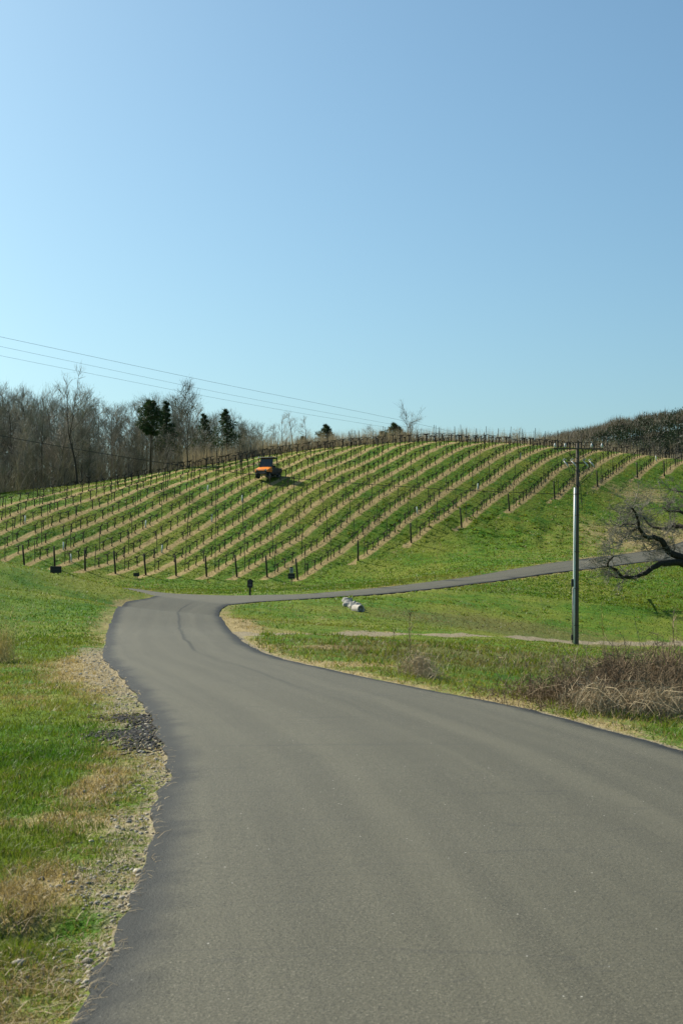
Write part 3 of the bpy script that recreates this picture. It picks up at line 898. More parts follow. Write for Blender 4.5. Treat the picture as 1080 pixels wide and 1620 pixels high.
wire_curve(((-420, 476, 122), (0, 563, 152), (200, 602, 167), (400, 642, 187), (600, 674, 212), (735, 697, 234), (900, 735, 264)), .012, 'power_line', 'lowest of three thin power lines above the woodland', 'power line')
wire_curve(((-420, 606, 60), (0, 690, 61), (100, 707, 61.5), (200, 724, 62), (330, 743, 62.7), (450, 757, 63.2), (660, 772, 64.4), (800, 779, 65.2), (913, 782, 65.88)), .012, 'communication_cable', 'dark sagging cable strung to the utility pole across the vineyard view', 'cable')

# ------------------------------------------------------------------ culvert with riprap
def culvert():
    p = cast(571, 967); z = ground_z(*p)
    t = thing('culvert_pipe', 'short concrete culvert pipe end in the grassy ditch', 'culvert', (p[0], p[1], z - .02), math.radians(34))
    n = 18; vs = []; fs = []
    prof = [(0, .155), (0, .205), (.55, .205), (.55, .155)]           # mouth at local -Y end
    for k in range(n):
        a = 2 * math.pi * k / n
        for (yy, r) in prof: vs.append((r * math.cos(a), yy, .15 + r * math.sin(a)))
    for k in range(n):
        j = (k + 1) % n
        for q in range(4): fs.append((k * 4 + q, k * 4 + (q + 1) % 4, j * 4 + (q + 1) % 4, j * 4 + q))
    MB().add(vs, fs).build('pipe', M_CONC, t)
    MB().tube([(0, .40, .15), (0, .5, .15)], .16, 14).build('mouth_shade_plug', M_BLACK, t)  # black plug added inside to stand for the shade in the pipe mouth
culvert()
def rock_mesh(seed, sq=.7):
    q = random.Random(seed); b = MB()
    bm_ = []
    ph = (1 + 5 ** .5) / 2
    ico = [(-1, ph, 0), (1, ph, 0), (-1, -ph, 0), (1, -ph, 0), (0, -1, ph), (0, 1, ph), (0, -1, -ph), (0, 1, -ph), (ph, 0, -1), (ph, 0, 1), (-ph, 0, -1), (-ph, 0, 1)]
    fc = [(0, 11, 5), (0, 5, 1), (0, 1, 7), (0, 7, 10), (0, 10, 11), (1, 5, 9), (5, 11, 4), (11, 10, 2), (10, 7, 6), (7, 1, 8), (3, 9, 4), (3, 4, 2), (3, 2, 6), (3, 6, 8), (3, 8, 9), (4, 9, 5), (2, 4, 11), (6, 2, 10), (8, 6, 7), (9, 8, 1)]
    b.add([(x * .5 * q.uniform(.7, 1.1), y * .4 * q.uniform(.7, 1.1), z * .5 * sq * q.uniform(.7, 1.1)) for x, y, z in ico], fc)
    return b
ROCKS = [rock_mesh(s).mesh('riprap_rock') for s in range(5)]
for i in range(26):
    u = R.random(); px = 546 + u * 22; py = 955 + u * 9 + R.gauss(0, 2.0)
    p = cast(px, py); s = R.uniform(.16, .34)
    o = link('riprap_rock', ROCKS[i % 5], M_ROCK, None, (p[0], p[1], ground_z(*p) + s * .25), (R.uniform(-.4, .4), R.uniform(-.4, .4), R.uniform(0, 6)), s)
    tag(o, 'pale grey riprap rock heaped beside the culvert pipe', 'rock', 'riprap rocks by the culvert')

# ------------------------------------------------------------------ trees
def bare_tree(seed, H=15.0, spread=.5, first=.35, dens=1.0, tw=.020, pale=False, n1=9, lean=0.0, fork=False):
    q = random.Random(seed)
    trunk, crown = MB(), MB()
    def rv(s): return Vector((q.gauss(0, s), q.gauss(0, s), q.gauss(0, s)))
    def walk(p, d, ln, n, wob, up):
        pts = [p.copy()]; d = d.normalized()
        for i in range(n):
            d = (d + rv(wob) + Vector((0, 0, up))).normalized()
            p = p + d * ln / n; pts.append(p.copy())
        return pts
    def side(d, ang):
        a = d.orthogonal().normalized(); a.rotate(Matrix.Rotation(q.uniform(0, 6.283), 3, d))
        return (d * math.cos(ang) + a * math.sin(ang)).normalized()
    r0 = H * .0125 * q.uniform(.85, 1.2)
    stems = []
    base = walk(Vector((0, 0, -.25)), Vector((lean, 0, 1)), H * (.42 if fork else .93), 8, .05, .05)
    rb = [r0 * (1 - .55 * i / 8 if fork else 1 - .9 * i / 8) for i in range(9)]
    rb[0] *= 1.35
    trunk.tube(base, rb, 7)
    stems.append((base, rb, first if not fork else .55))
    if fork:
        for s in range(q.choice((2, 3))):
            d = side(Vector((0, 0, 1)), q.uniform(.2, .45))
            pts = walk(base[-1], d, H * q.uniform(.45, .55), 7, .09, .06)
            rr_ = [rb[-1] * .8 * (1 - .88 * i / 7) for i in range(8)]
            trunk.tube(pts, rr_, 6); stems.append((pts, rr_, .1))
    for pts, rr_, f0 in stems:
        n = int(n1 * (1 if len(stems) == 1 else .62))
        for j in range(n):
            f = f0 + (1 - f0) * (j + q.random()) / n
            fi = f * (len(pts) - 1); i0 = min(int(fi), len(pts) - 2); p = pts[i0].lerp(pts[i0 + 1], fi - i0)
            d = side((pts[i0 + 1] - pts[i0]).normalized(), q.uniform(.5, 1.05))
            ln = H * spread * q.uniform(.45, 1.0) * (1.15 - .75 * f)
            rad1 = max(rr_[i0] * .5, .035)
            b1 = walk(p, d, ln, 5, .12, .10)
            trunk.tube(b1, [rad1 * (1 - .8 * i / 5) for i in range(6)], 4, False)
            for _ in range(int(6 * dens)):
                g = q.uniform(.2, 1); gi = g * 5; k0 = min(int(gi), 4); p2 = b1[k0].lerp(b1[k0 + 1], gi - k0)
                d2 = side((b1[k0 + 1] - b1[k0]).normalized(), q.uniform(.35, .9))
                l2 = ln * q.uniform(.25, .55) * (1.25 - .6 * g) + .4
                b2 = walk(p2, d2, l2, 3, .15, .13)
                crown.tube(b2, [max(rad1 * .34, tw), max(rad1 * .22, tw * .9), tw * .8, tw * .5], 3, False)
                for _ in range(int(6 * dens)):
                    g2 = q.uniform(.15, 1) * 3; m0 = min(int(g2), 2); p3 = b2[m0].lerp(b2[m0 + 1], g2 - m0)
                    d3 = side((b2[m0 + 1] - b2[m0]).normalized(), q.uniform(.3, .8)) + Vector((0, 0, .2))
                    b3 = walk(p3, d3, l2 * q.uniform(.35, .7) + .25, 2, .14, .1)
                    for a, b in ((b3[0], b3[1]), (b3[1], b3[2])):
                        w = Vector((q.gauss(0, 1), q.gauss(0, 1), q.gauss(0, .5))).normalized() * tw * .55
                        crown.add([a - w, a + w, b + w * .5], [(0, 1, 2)])
                    for _ in range(2):
                        p4 = b3[0].lerp(b3[2], q.uniform(.3, 1)); d4 = (b3[2] - b3[0]).normalized() + rv(.45)
                        e = p4 + d4 * q.uniform(.25, .6)
                        w = rv(1).normalized() * tw * .42
                        crown.add([p4 - w, p4 + w, e], [(0, 1, 2)])
    return trunk, crown

TREE_T = []
def variant(*a, bark=M_BARK, twig=M_TWIG, **k):
    t, c = bare_tree(*a, **k)
    m1, m2 = t.mesh('trunk', True), c.mesh('crown'); m1.materials.append(bark); m2.materials.append(twig)
    TREE_T.append((m1, m2, max(v[2] for v in c.v)))
    return len(TREE_T) - 1
wood_v = [variant(200 + i, H=16.0, spread=R.uniform(.26, .40), first=R.uniform(.28, .5), dens=1.0, tw=.026, n1=11, fork=(i % 3 == 0), bark=(M_BARK_DARK, M_BARK)[i % 3 == 1]) for i in range(9)]
tall_v = variant(301, H=16.0, spread=.36, first=.42, dens=.95, tw=.030, n1=11, fork=True, bark=M_BARK_DARK, twig=M_BARK)
round_v = variant(305, H=16.0, spread=.42, first=.30, dens=1.1, tw=.030, n1=14, fork=True, bark=M_BARK_DARK, twig=M_BARK)
thin_v = [variant(320 + i, H=10.0, spread=.24, first=.25, dens=.9, tw=.020, n1=12, twig=M_TWIG_PALE) for i in range(3)]
open_v = variant(331, H=10.0, spread=.55, first=.35, dens=.9, tw=.028, n1=11, fork=True, lean=.12, bark=M_BARK_DARK, twig=M_BARK)

def place_tree(v, px, pyt, Y, label, group=None, name='bare_tree', wid=1.0):
    m1, m2, H = TREE_T[v]
    x = (px - 540) / F * Y; z = ground_z(x, Y)
    top = at(px, pyt, Y)[2]
    s = max((top - z) / (H * 1.0), .12)
    t = thing(name, label, 'tree', (x, Y, z), R.uniform(0, 6.28), group)
    t.scale = (s * wid, s * wid, s)
    link('trunk', m1, None, t); link('crown', m2, None, t)
    return t
SKY_X = [-200, 0, 60, 110, 160, 200, 240, 290, 330, 375, 400, 425, 450]; SKY_Y = [590, 598, 600, 602, 622, 628, 618, 612, 642, 640, 655, 685, 700]
bushy_v = [variant(260 + i, H=11.0, spread=.34, first=.10, dens=1.0, tw=.026, n1=17, fork=False, twig=(M_TWIG, M_TWIG_PALE)[i % 2]) for i in range(4)]
KIND = {}
for n_, v in enumerate(wood_v): KIND[v] = ('forked' if n_ % 3 == 0 else 'single-stemmed') + (' grey-barked' if n_ % 3 == 1 else ' dark-barked')
for i in range(270):
    px = -190 + 612 * ((i * .618034) % 1.0)
    under = i % 5 >= 3
    d = R.random()
    Yb = float(np.interp((px - 540) / F, CR_R, CR_Y)) + (13 + d * 50 if not under else 12 + d * 30)
    sk = float(np.interp(px, SKY_X, SKY_Y))
    pyt = sk + abs(R.gauss(0, 13)) + 4 - (8 if d > .5 else 0) + (18 if d < .2 else 0)
    if under: pyt = sk + R.uniform(30, 85) * (.6 if px > 380 else 1)
    v = R.choice(bushy_v) if under else R.choice(wood_v)
    deep = 'deep inside the woodland' if d > .5 else 'near the vineyard-side edge of the woodland'
    lab = ('low bushy bare understorey tree ' if under else 'tall %s bare tree ' % KIND[v]) + deep
    place_tree(v, px, pyt, Yb, lab, lab + ', look-alikes', wid=R.uniform(.85, 1.15) * (1.35 if under else 1))
place_tree(tall_v, 122, 570, 134.5, 'tallest forked bare tree rising above the woodland with a sparse open crown')
place_tree(round_v, 296, 590, 143.5, 'large dark bare tree with a broad rounded crown at the woodland edge', wid=1.0)
for px, py, Y, v, lab in ((447, 652, 156, 0, 'slender pale bare tree clump member beside the woodland end'), (468, 646, 158, 1, 'slim tall bare tree behind the crest next to the woodland end'),
                          (484, 655, 161, 2, 'narrow upright bare tree between woodland and evergreen'), (432, 668, 159, 1, 'short bare tree at the very end of the woodland'),
                          (556, 676, 162, 0, 'low bare tree just beyond the crest evergreen'), (578, 668, 164, 2, 'low spreading bare tree mid way along the crest'), (594, 672, 163, 1, 'small bare tree beside the crest evergreen shrub')):
    place_tree(thin_v[v], px, py, Y, lab, wid=1.25)
place_tree(open_v, 646, 627, 161, 'wide open-crowned pale bare tree standing alone on the crest')
for px, py in ((800, 683), (822, 672), (812, 680), (757, 688)):
    place_tree(thin_v[int(px) % 3], px, py, 172, 'small bare scrub tree poking above the crest near the far hill', 'scrub trees on the crest', wid=1.9)

def evergreen(px, pyt, Y, rx, label, crown_from=.35, tiers=False, seed=0, n=2600):
    q = np.random.default_rng(seed + 900)
    x = (px - 540) / F * Y; z = ground_z(x, Y); H = at(px, pyt, Y)[2] - z
    t = thing('evergreen_tree', label, 'tree', (x, Y, z), 0)
    b = MB().tube([(0, 0, -.2), (.1, 0, H * .5), (.05, 0, H * .97)], [H * .014, H * .01, .02], 6)
    cl = []
    nc = 26
    for i in range(nc):
        f = crown_from + (1 - crown_from) * (i + .5) / nc
        if tiers: w = rx * (1.08 - ((f - crown_from) / (1 - crown_from)) ** 1.3)
        else: w = rx * math.sqrt(max(.05, 1 - ((f - crown_from) / (1 - crown_from) * 2 - .95) ** 2))
        a = i * 2.4 + q.normal(0, .4); c = np.array([math.cos(a) * w * q.uniform(.35, .85), math.sin(a) * w * q.uniform(.35, .85), H * f - (.25 if tiers else 0)])
        cl.append((c, w * q.uniform(.30, .48)))
        b.tube([(0.05, 0, H * f - .3 * w), tuple(c)], [.05, .02], 4, False)
    b.build('trunk', M_BARK_DARK, t, True)
    per = 2 * n // nc
    V = []; C = []
    for c, r in cl:
        d = q.normal(0, 1, (per, 3)); d /= np.linalg.norm(d, axis=1)[:, None]
        p = c + d * (r * q.uniform(.3, 1, per) ** .6)[:, None] * np.array([1.25, 1.25, .55 if tiers else .8])
        dirn = d * .5 + q.normal(0, .4, (per, 3)); dirn /= np.linalg.norm(dirn, axis=1)[:, None]
        sd2 = np.cross(dirn, q.normal(0, 1, (per, 3))); sd2 /= np.linalg.norm(sd2, axis=1)[:, None]
        ln = q.uniform(.18, .36, per)[:, None]
        V.append(np.stack([p - sd2 * .036, p + sd2 * .036, p + dirn * ln], 1).reshape(-1, 3))
        base = np.array((.026, .056, .020)) * q.uniform(.7, 1.5, (per, 1)) + np.array((.012, .008, 0)) * q.random((per, 1))
        C.append(np.repeat(base, 3, 0))
    V = np.concatenate(V); C = np.concatenate(C)
    link('crown', raw_mesh('crown', V, np.arange(len(V)), 3, C), M_NEEDLE, t)
evergreen(237, 634, 143, 1.35, 'round-headed dark green pine on a tall bare trunk in the woodland', .55, False, 1)
evergreen(262, 632, 155, 1.5, 'dark pine partly hidden behind the large round-crowned bare tree', .4, True, 2)
evergreen(357, 645, 150, 1.7, 'flat-tiered dark evergreen at the right of the woodland', .35, True, 3, 1700)
evergreen(322, 652, 160, 1.5, 'dim evergreen deep between bare woodland trees', .4, True, 4, 1500)
evergreen(515, 669, 160, 1.8, 'small tiered evergreen standing on the crest line', .30, True, 5, 1900)
evergreen(479, 688, 159, 1.4, 'low dark evergreen just left of the tiered crest evergreen', .25, True, 8, 1200)
evergreen(624, 667, 159, 2.1, 'spreading low evergreen beneath the lone crest tree', .25, True, 6, 2400)
evergreen(604, 680, 160, 1.5, 'small evergreen shrub left of the lone crest tree', .2, True, 7, 1200)

# woodland undergrowth, one dense twiggy mass
def undergrowth(name, n, pxr, offr, hr, wid, cols, label, lean_s=.25, mat=M_STRAW, seed=0):
    q = np.random.default_rng(seed)
    px = q.uniform(*pxr, n); r = (px - 540) / F
    y = np.interp(r, CR_R, CR_Y) + q.uniform(*offr, n); x = r * y
    z = hg(x, y) - .05
    h = q.uniform(*hr, n) * (.6 + .8 * fbm(x * .25, y * .25, 77))
    c = lerp(np.array(cols[0]), np.array(cols[1]), q.random(n)) * q.uniform(.7, 1.25, (n, 1))
    v = tri_blades(np.stack([x, y, z], 1), h, np.full(n, wid), q.uniform(0, 3.14, n), q.normal(0, 1, (n, 2)) * (h * lean_s)[:, None], c)
    return join_raw(name, [v], mat, label)
undergrowth('undergrowth', 30000, (-210, 450), (13, 60), (.8, 5.2), .03, ((.12, .115, .082), (.23, .215, .16)), 'tangled brown undergrowth and saplings filling the bare woodland', .55, seed=5)
undergrowth('tall_dry_grass', 28000, (290, 1200), (8.5, 16), (.7, 2.3), .05, ((.25, .21, .145), (.39, .335, .24)), 'tall tan dry grass standing behind the crest rows', .12, seed=6)

# ------------------------------------------------------------------ far wooded hill
hx = np.linspace(-160, 900, 110); hy = np.linspace(560, 1500, 60)
HX, HY = np.meshgrid(hx, hy)
def far_h(x, y):
    ridge = np.interp(x, [-160, -40, 55, 107, 145, 187, 300, 500, 900], [10, 28, 49, 62, 70, 80, 104, 120, 128])
    return ridge * sstep(590, 800, y) * (1 - .25 * sstep(1000, 1500, y)) + (fbm(x * .02, y * .02, 41) - .5) * 9 * sstep(590, 700, y) - 4 * (1 - sstep(580, 640, y))
hz = far_h(HX, HY)
nx, ny = len(hx), len(hy)
jq, iq = np.meshgrid(np.arange(ny - 1), np.arange(nx - 1), indexing='ij')
fq = np.stack([jq * nx + iq, jq * nx + iq + 1, (jq + 1) * nx + iq + 1, (jq + 1) * nx + iq], -1).reshape(-1, 4)
hill_m = raw_mesh('far_hill', np.stack([HX.ravel(), HY.ravel(), hz.ravel()], 1), fq, 4, smooth=True)
tag(link('far_hill', hill_m, simple('leaf_litter', (.085, .075, .055), (.05, .05, .038), .15, .95, .1)), 'distant wooded hill rising at the right', kind='structure')
def far_forest():
    q = np.random.default_rng(8)
    n = 4600
    x = q.uniform(20, 300, n); y = 610 + 260 * q.random(n)
    z = far_h(x, y); ok = z > -3; x, y, z = x[ok], y[ok], z[ok]; n = len(x)
    ever = (fbm(x * .02, y * .02, 51) + q.normal(0, .10, n)) > .61
    H = q.uniform(8, 13, n); Rw = q.uniform(2.4, 4.0, n)
    per = 60
    c = np.repeat(np.stack([x, y, z + H * .62], 1), per, 0)
    d = q.normal(0, 1, (n * per, 3)); d /= np.linalg.norm(d, axis=1)[:, None]; d[:, 2] = np.where(d[:, 2] < -.3, -d[:, 2], d[:, 2])
    rad = np.repeat(Rw, per) * q.uniform(.15, 1, n * per) ** .5
    p = c + d * rad[:, None] * np.array([1, 1, 1.25])
    e = np.repeat(ever, per)
    dirn = np.where(e[:, None], d, d * .7 + np.array([0, 0, .7])) + q.normal(0, .25, (n * per, 3))
    sdv = np.cross(dirn, q.normal(0, 1, (n * per, 3))); sdv /= np.linalg.norm(sdv, axis=1)[:, None] + 1e-6
    w = np.where(e, .22, .085)[:, None]; ln = np.where(e, 1.2, 2.2)[:, None]
    V = np.stack([p - sdv * w, p + sdv * w, p + dirn * ln], 1).reshape(-1, 3)
    colr = np.where(ever[:, None], np.array((.030, .050, .026)), np.array((.17, .15, .115))) * q.uniform(.7, 1.3, (n, 1))
    C = np.repeat(np.repeat(colr, per, 0), 3, 0)
    # stems
    tb = np.stack([x, y, z - .5], 1)
    v2 = tri_blades(tb, H * .95, np.full(n, .45), q.uniform(0, 3, n), q.normal(0, .4, (n, 2)), colr * .9)
    join_raw('far_forest', [(V, np.arange(len(V)), C), v2], M_NEEDLE, 'dark mixed forest covering the distant hill')
far_forest()

# ------------------------------------------------------------------ old oak at the right
def oak():
    Y0 = 88.0
    q = random.Random(5)
    bx = (1122 - 540) / F * Y0; bz = ground_z(bx, Y0)
    t = thing('old_oak', 'gnarled leafless old oak reaching low crooked limbs over the field', 'tree', (bx, Y0, bz))
    def P(px, py, dy=0): return Vector(at(px, py, Y0 + dy)) - Vector((bx, Y0, bz))
    tr, cr = MB(), MB()
    tr.tube([Vector((0, 0, -.3)), Vector((-.05, 0, .6)), P(1112, 905), P(1108, 885), P(1112, 862), P(1118, 838), P(1124, 800, .5), P(1135, 760, 1)], [.85, .62, .52, .50, .46, .40, .28, .12], 10)
    limbs = [([(1112, 888), (1090, 884), (1077, 882), (1066, 878), (1056.6, 873), (1049, 859.4), (1041, 853), (1025.5, 851), (1016.5, 846.5), (1010, 836), (1007.4, 820.5), (1004.8, 812), (998, 803)], .30, .05, -3),
             ([(1110, 892), (1090, 891), (1080, 893), (1064, 890), (1043.7, 891), (1030.7, 898), (1020, 907), (1010, 910.6), (992, 913), (985, 914), (975, 902), (960.7, 895.7), (962, 888), (970, 880)], .27, .04, -6),
             ([(1116, 848), (1100, 838), (1080, 834), (1067, 833.5), (1064.5, 830), (1056.6, 834), (1046, 836.7), (1033, 833.5), (1024, 828), (1016.5, 818), (1010, 810)], .20, .035, 4),
             ([(1120, 826), (1100, 816), (1080, 812), (1068, 809), (1056.6, 809), (1046, 803)], .17, .03, 1),
             ([(1004.8, 829), (995, 829), (988, 831), (980, 833.5)], .075, .03, -2.6), ([(1008, 834), (999, 840), (992, 845), (985, 852), (981, 862)], .07, .02, -2.4),
             ([(1018, 847), (1010, 853), (1003, 853)], .08, .03, -2), ([(1043, 857), (1032, 864), (1024, 872)], .035, .015, -1), ([(1053, 871), (1046, 868), (1038, 870)], .06, .02, -1),
             ([(985, 914), (979, 914), (972, 913)], .07, .03, -4.5), ([(1064.5, 831), (1056, 840), (1052, 844)], .04, .015, 1.2), ([(1063, 880), (1066, 868), (1065, 858)], .05, .02, -.5),
             ([(1124, 812), (1112, 796), (1098, 786), (1078, 778), (1060, 775)], .17, .03, 2), ([(1116, 880), (1140, 862), (1165, 858), (1190, 845)], .3, .06, 2),
             ([(1118, 845), (1145, 825), (1175, 815)], .22, .05, -2), ([(1122, 815), (1140, 780), (1160, 765)], .2, .04, 3), ([(1116, 886), (1130, 880), (1160, 886), (1190, 900)], .22, .05, -4)]
    ends = []
    for pts, r0, r1, dy in limbs:
        n = len(pts)
        V = [P(a, b, dy * (i / (n - 1)) + q.gauss(0, .08)) for i, (a, b) in enumerate(pts)]
        D_ = []
        for i in range(n - 1):
            D_ += [V[i], V[i].lerp(V[i + 1], .5) + Vector((q.gauss(0, .04), q.gauss(0, .04), q.gauss(0, .04)))]
        D_.append(V[-1]); m = len(D_)
        tr.tube(D_, [r0 + (r1 - r0) * (i / (m - 1)) ** .8 for i in range(m)], 7)
        for i in range(m):
            f = i / (m - 1)
            if f > .28 or r0 < .1: ends.append((D_[i], f, r0))
    def spray(p, d, ln, r, lev):
        pts = [p]; dd = d.normalized()
        for i in range(3):
            dd = (dd + Vector((q.gauss(0, .28), q.gauss(0, .28), q.gauss(0, .28)))).normalized()
            pts.append(pts[-1] + dd * ln / 3)
        cr.tube(pts, [r, r * .8, r * .6, r * .35], 3, False)
        if lev > 0:
            for k in range(5 if lev > 1 else 6):
                b = pts[q.randrange(1, 4)]
                spray(b, dd + Vector((q.gauss(0, .8), q.gauss(0, .8), q.gauss(0, .7))), ln * q.uniform(.4, .7), max(r * .55, .006), lev - 1)
    for p, f, r0 in ends:
        k = 1 + (q.random() < .7) + (2 if f > .8 else 0)
        for _ in range(k):
            d = Vector((q.gauss(-.25, .7), q.gauss(0, .7), q.gauss(.25, .8)))
            spray(p, d, q.uniform(.5, 1.0) * (1.3 if f > .75 else .9), .028, 2)
    tr.build('trunk', M_OAK, t, True)
    cr.build('crown', varied('oak_twigs', (.16, .145, .115), (.26, .235, .19)), t)
oak()

# ------------------------------------------------------------------ brambles, stalks and dry shrubs
M_CANE = varied('dry_canes', (.17, .120, .072), (.33, .25, .155), 3)
M_CANE2 = varied('straw_canes', (.30, .23, .135), (.40, .32, .20), 3)
def thicket(name, label, cat, c, rx, ry, hmax, n, seed, mat, arch=.6, thick=.008, twigs=3, group=None):
    q = random.Random(seed)
    z0 = ground_z(c[0], c[1])
    t = thing(name, label, cat, (c[0], c[1], z0), 0, group)
    b = MB()
    for i in range(n):
        a = q.uniform(0, 6.283); rd = min(abs(q.gauss(0, .62)), 1.5)
        x, y = rx * rd * math.cos(a), ry * rd * math.sin(a)
        zb = ground_z(c[0] + x, c[1] + y) - z0 - .03
        h = hmax * max(.22, 1 - .5 * rd * rd) * (.28 + .95 * q.random() ** 1.6) * (.6 + .8 * float(vnoise(np.array([(c[0] + x) * 2.2]), np.array([(c[1] + y) * .9]), 93)[0]))
        dr = Vector((q.gauss(0, 1), q.gauss(0, 1), 0)) * arch * h * .6
        pts = []
        for k in range(5):
            f = k / 4
            zz = h * (f if arch < .8 else math.sin(f * 2.6))
            pts.append(Vector((x, y, zb + zz)) + dr * f * f + Vector((q.gauss(0, .02), q.gauss(0, .02), q.gauss(0, .02))))
        r = thick * q.uniform(.6, 1.3)
        b.tube(pts, [r, r * .9, r * .8, r * .6, r * .3], 3, False)
        for _ in range(twigs):
            k = q.randrange(1, 4); p = pts[k].lerp(pts[k + 1], q.random())
            e = p + Vector((q.gauss(0, .16), q.gauss(0, .16), q.gauss(.08, .16))) * max(h, .4)
            w = Vector((q.gauss(0, 1), q.gauss(0, 1), q.gauss(0, 1))).normalized() * r * .7
            b.add([p - w, p + w, e], [(0, 1, 2)])
            for _ in range(2):
                p5 = p.lerp(e, q.uniform(.3, .9)); e5 = p5 + Vector((q.gauss(0, .1), q.gauss(0, .1), q.gauss(.04, .1)))
                b.add([p5 - w * .7, p5 + w * .7, e5], [(0, 1, 2)])
    b.build('canes', mat, t)
    return t
thicket('bramble_thicket', 'low left end of the brown leafless bramble thicket beside the road', 'bramble', cast(905, 1112), .85, 1.6, .40, 620, 1, M_CANE, .7)
thicket('bramble_thicket', 'tall middle clump of the brown leafless bramble thicket', 'bramble', cast(975, 1112), .85, 2.0, .56, 950, 2, M_CANE, .45)
thicket('bramble_thicket', 'dense right end of the bramble thicket with upright brown stems', 'bramble', cast(1055, 1112), .8, 1.8, .60, 950, 3, M_CANE, .35)
thicket('bramble_thicket', 'sparse brown weed stems behind the bramble thicket', 'bramble', cast(975, 1075), 2.2, 3.0, .55, 320, 4, M_CANE, .3)
thicket('bramble_thicket', 'brown bramble stems continuing past the dense right end', 'bramble', cast(1150, 1112), .9, 1.8, .6, 300, 14, M_CANE, .4)
thicket('straw_clump', 'matted heap of pale straw at the foot of the bramble thicket', 'straw', cast(1035, 1132), 1.0, .55, .26, 900, 5, M_CANE2, 1.5, .0042, 1)
thicket('straw_clump', 'drooping pale straw at the front of the low bramble', 'straw', cast(945, 1128), .55, .4, .30, 160, 6, M_CANE2, 1.3, .005, 1)
thicket('straw_clump', 'arched clump of dead grass in the verge beyond the right road edge', 'straw', cast(668, 1072), .38, .9, .42, 300, 7, M_CANE2, 1.2, .005, 1)
thicket('dry_shrub', 'yellowish dry shrub in the lawn left of the road', 'shrub', cast(2, 1048), .34, .8, .62, 170, 8, varied('yellow_stems', (.44, .37, .13), (.52, .42, .18), 3), .45, .0045, 4)
thicket('dry_shrub', 'faint dry weeds beside the yellowish shrub', 'shrub', cast(-50, 1046), .6, .9, .6, 70, 18, M_CANE, .45, .006, 3)
def stalk(px, py0, py1, Y, dx, r, mat, label, feather=0, seed=0):
    q = random.Random(seed)
    a = at(px, py0, Y); z = ground_z(a[0], a[1]); top = at(px + dx, py1, Y)
    t = thing('dry_stalk', label, 'stalk', (a[0], a[1], z))
    tp = Vector((top[0] - a[0], 0, top[2] - z))
    pts = [Vector((0, 0, -.05)), tp * .35 + Vector((.02, .02, 0)), tp * .7 + Vector((-.01, .03, 0)), tp]
    MB().tube(pts, [r, r * .85, r * .6, r * .3], 4).build('stem', mat, t)
    if feather:
        b = MB()
        for i in range(feather):
            f = q.uniform(.35, 1); p = tp * f; e = p + Vector((q.gauss(0, .10), q.gauss(0, .1), q.uniform(.06, .3))) * (1.3 - f * .5)
            w = Vector((q.gauss(0, 1), q.gauss(0, 1), 0)).normalized() * .007
            b.add([p - w, p + w, e], [(0, 1, 2)])
        b.build('twigs', mat, t)
M_YEL = simple('yellow_stalk', (.36, .33, .08), (.28, .24, .07), 4, .8, .2)
def ydist(px, py): return float(cast(px, py)[1])
stalk(954, 1018, 955, 42, -3, .014, M_YEL, 'tall yellow-green feathery weed stalk near the utility pole', 26, 1)
stalk(1015, 1014, 962, 40, -14, .010, M_CANE2, 'single leaning pale straw stalk right of the utility pole', 0, 2)
stalk(1066, 1050, 965, 30, -2, .010, M_CANE, 'thin dark sapling with fine twigs above the bramble thicket', 34, 3)
stalk(647, 1062, 968, 25, 1, .006, M_CANE, 'thin whip of a sapling standing by the dead grass clump', 22, 4)
stalk(636, 1058, 1030, 24, -9, .005, M_CANE2, 'short pale stem leaning left by the dead grass clump', 0, 5)
stalk(630, 1050, 995, 26, -8, .004, M_CANE, 'faint slanting twig beside the thin sapling whip', 6, 6)

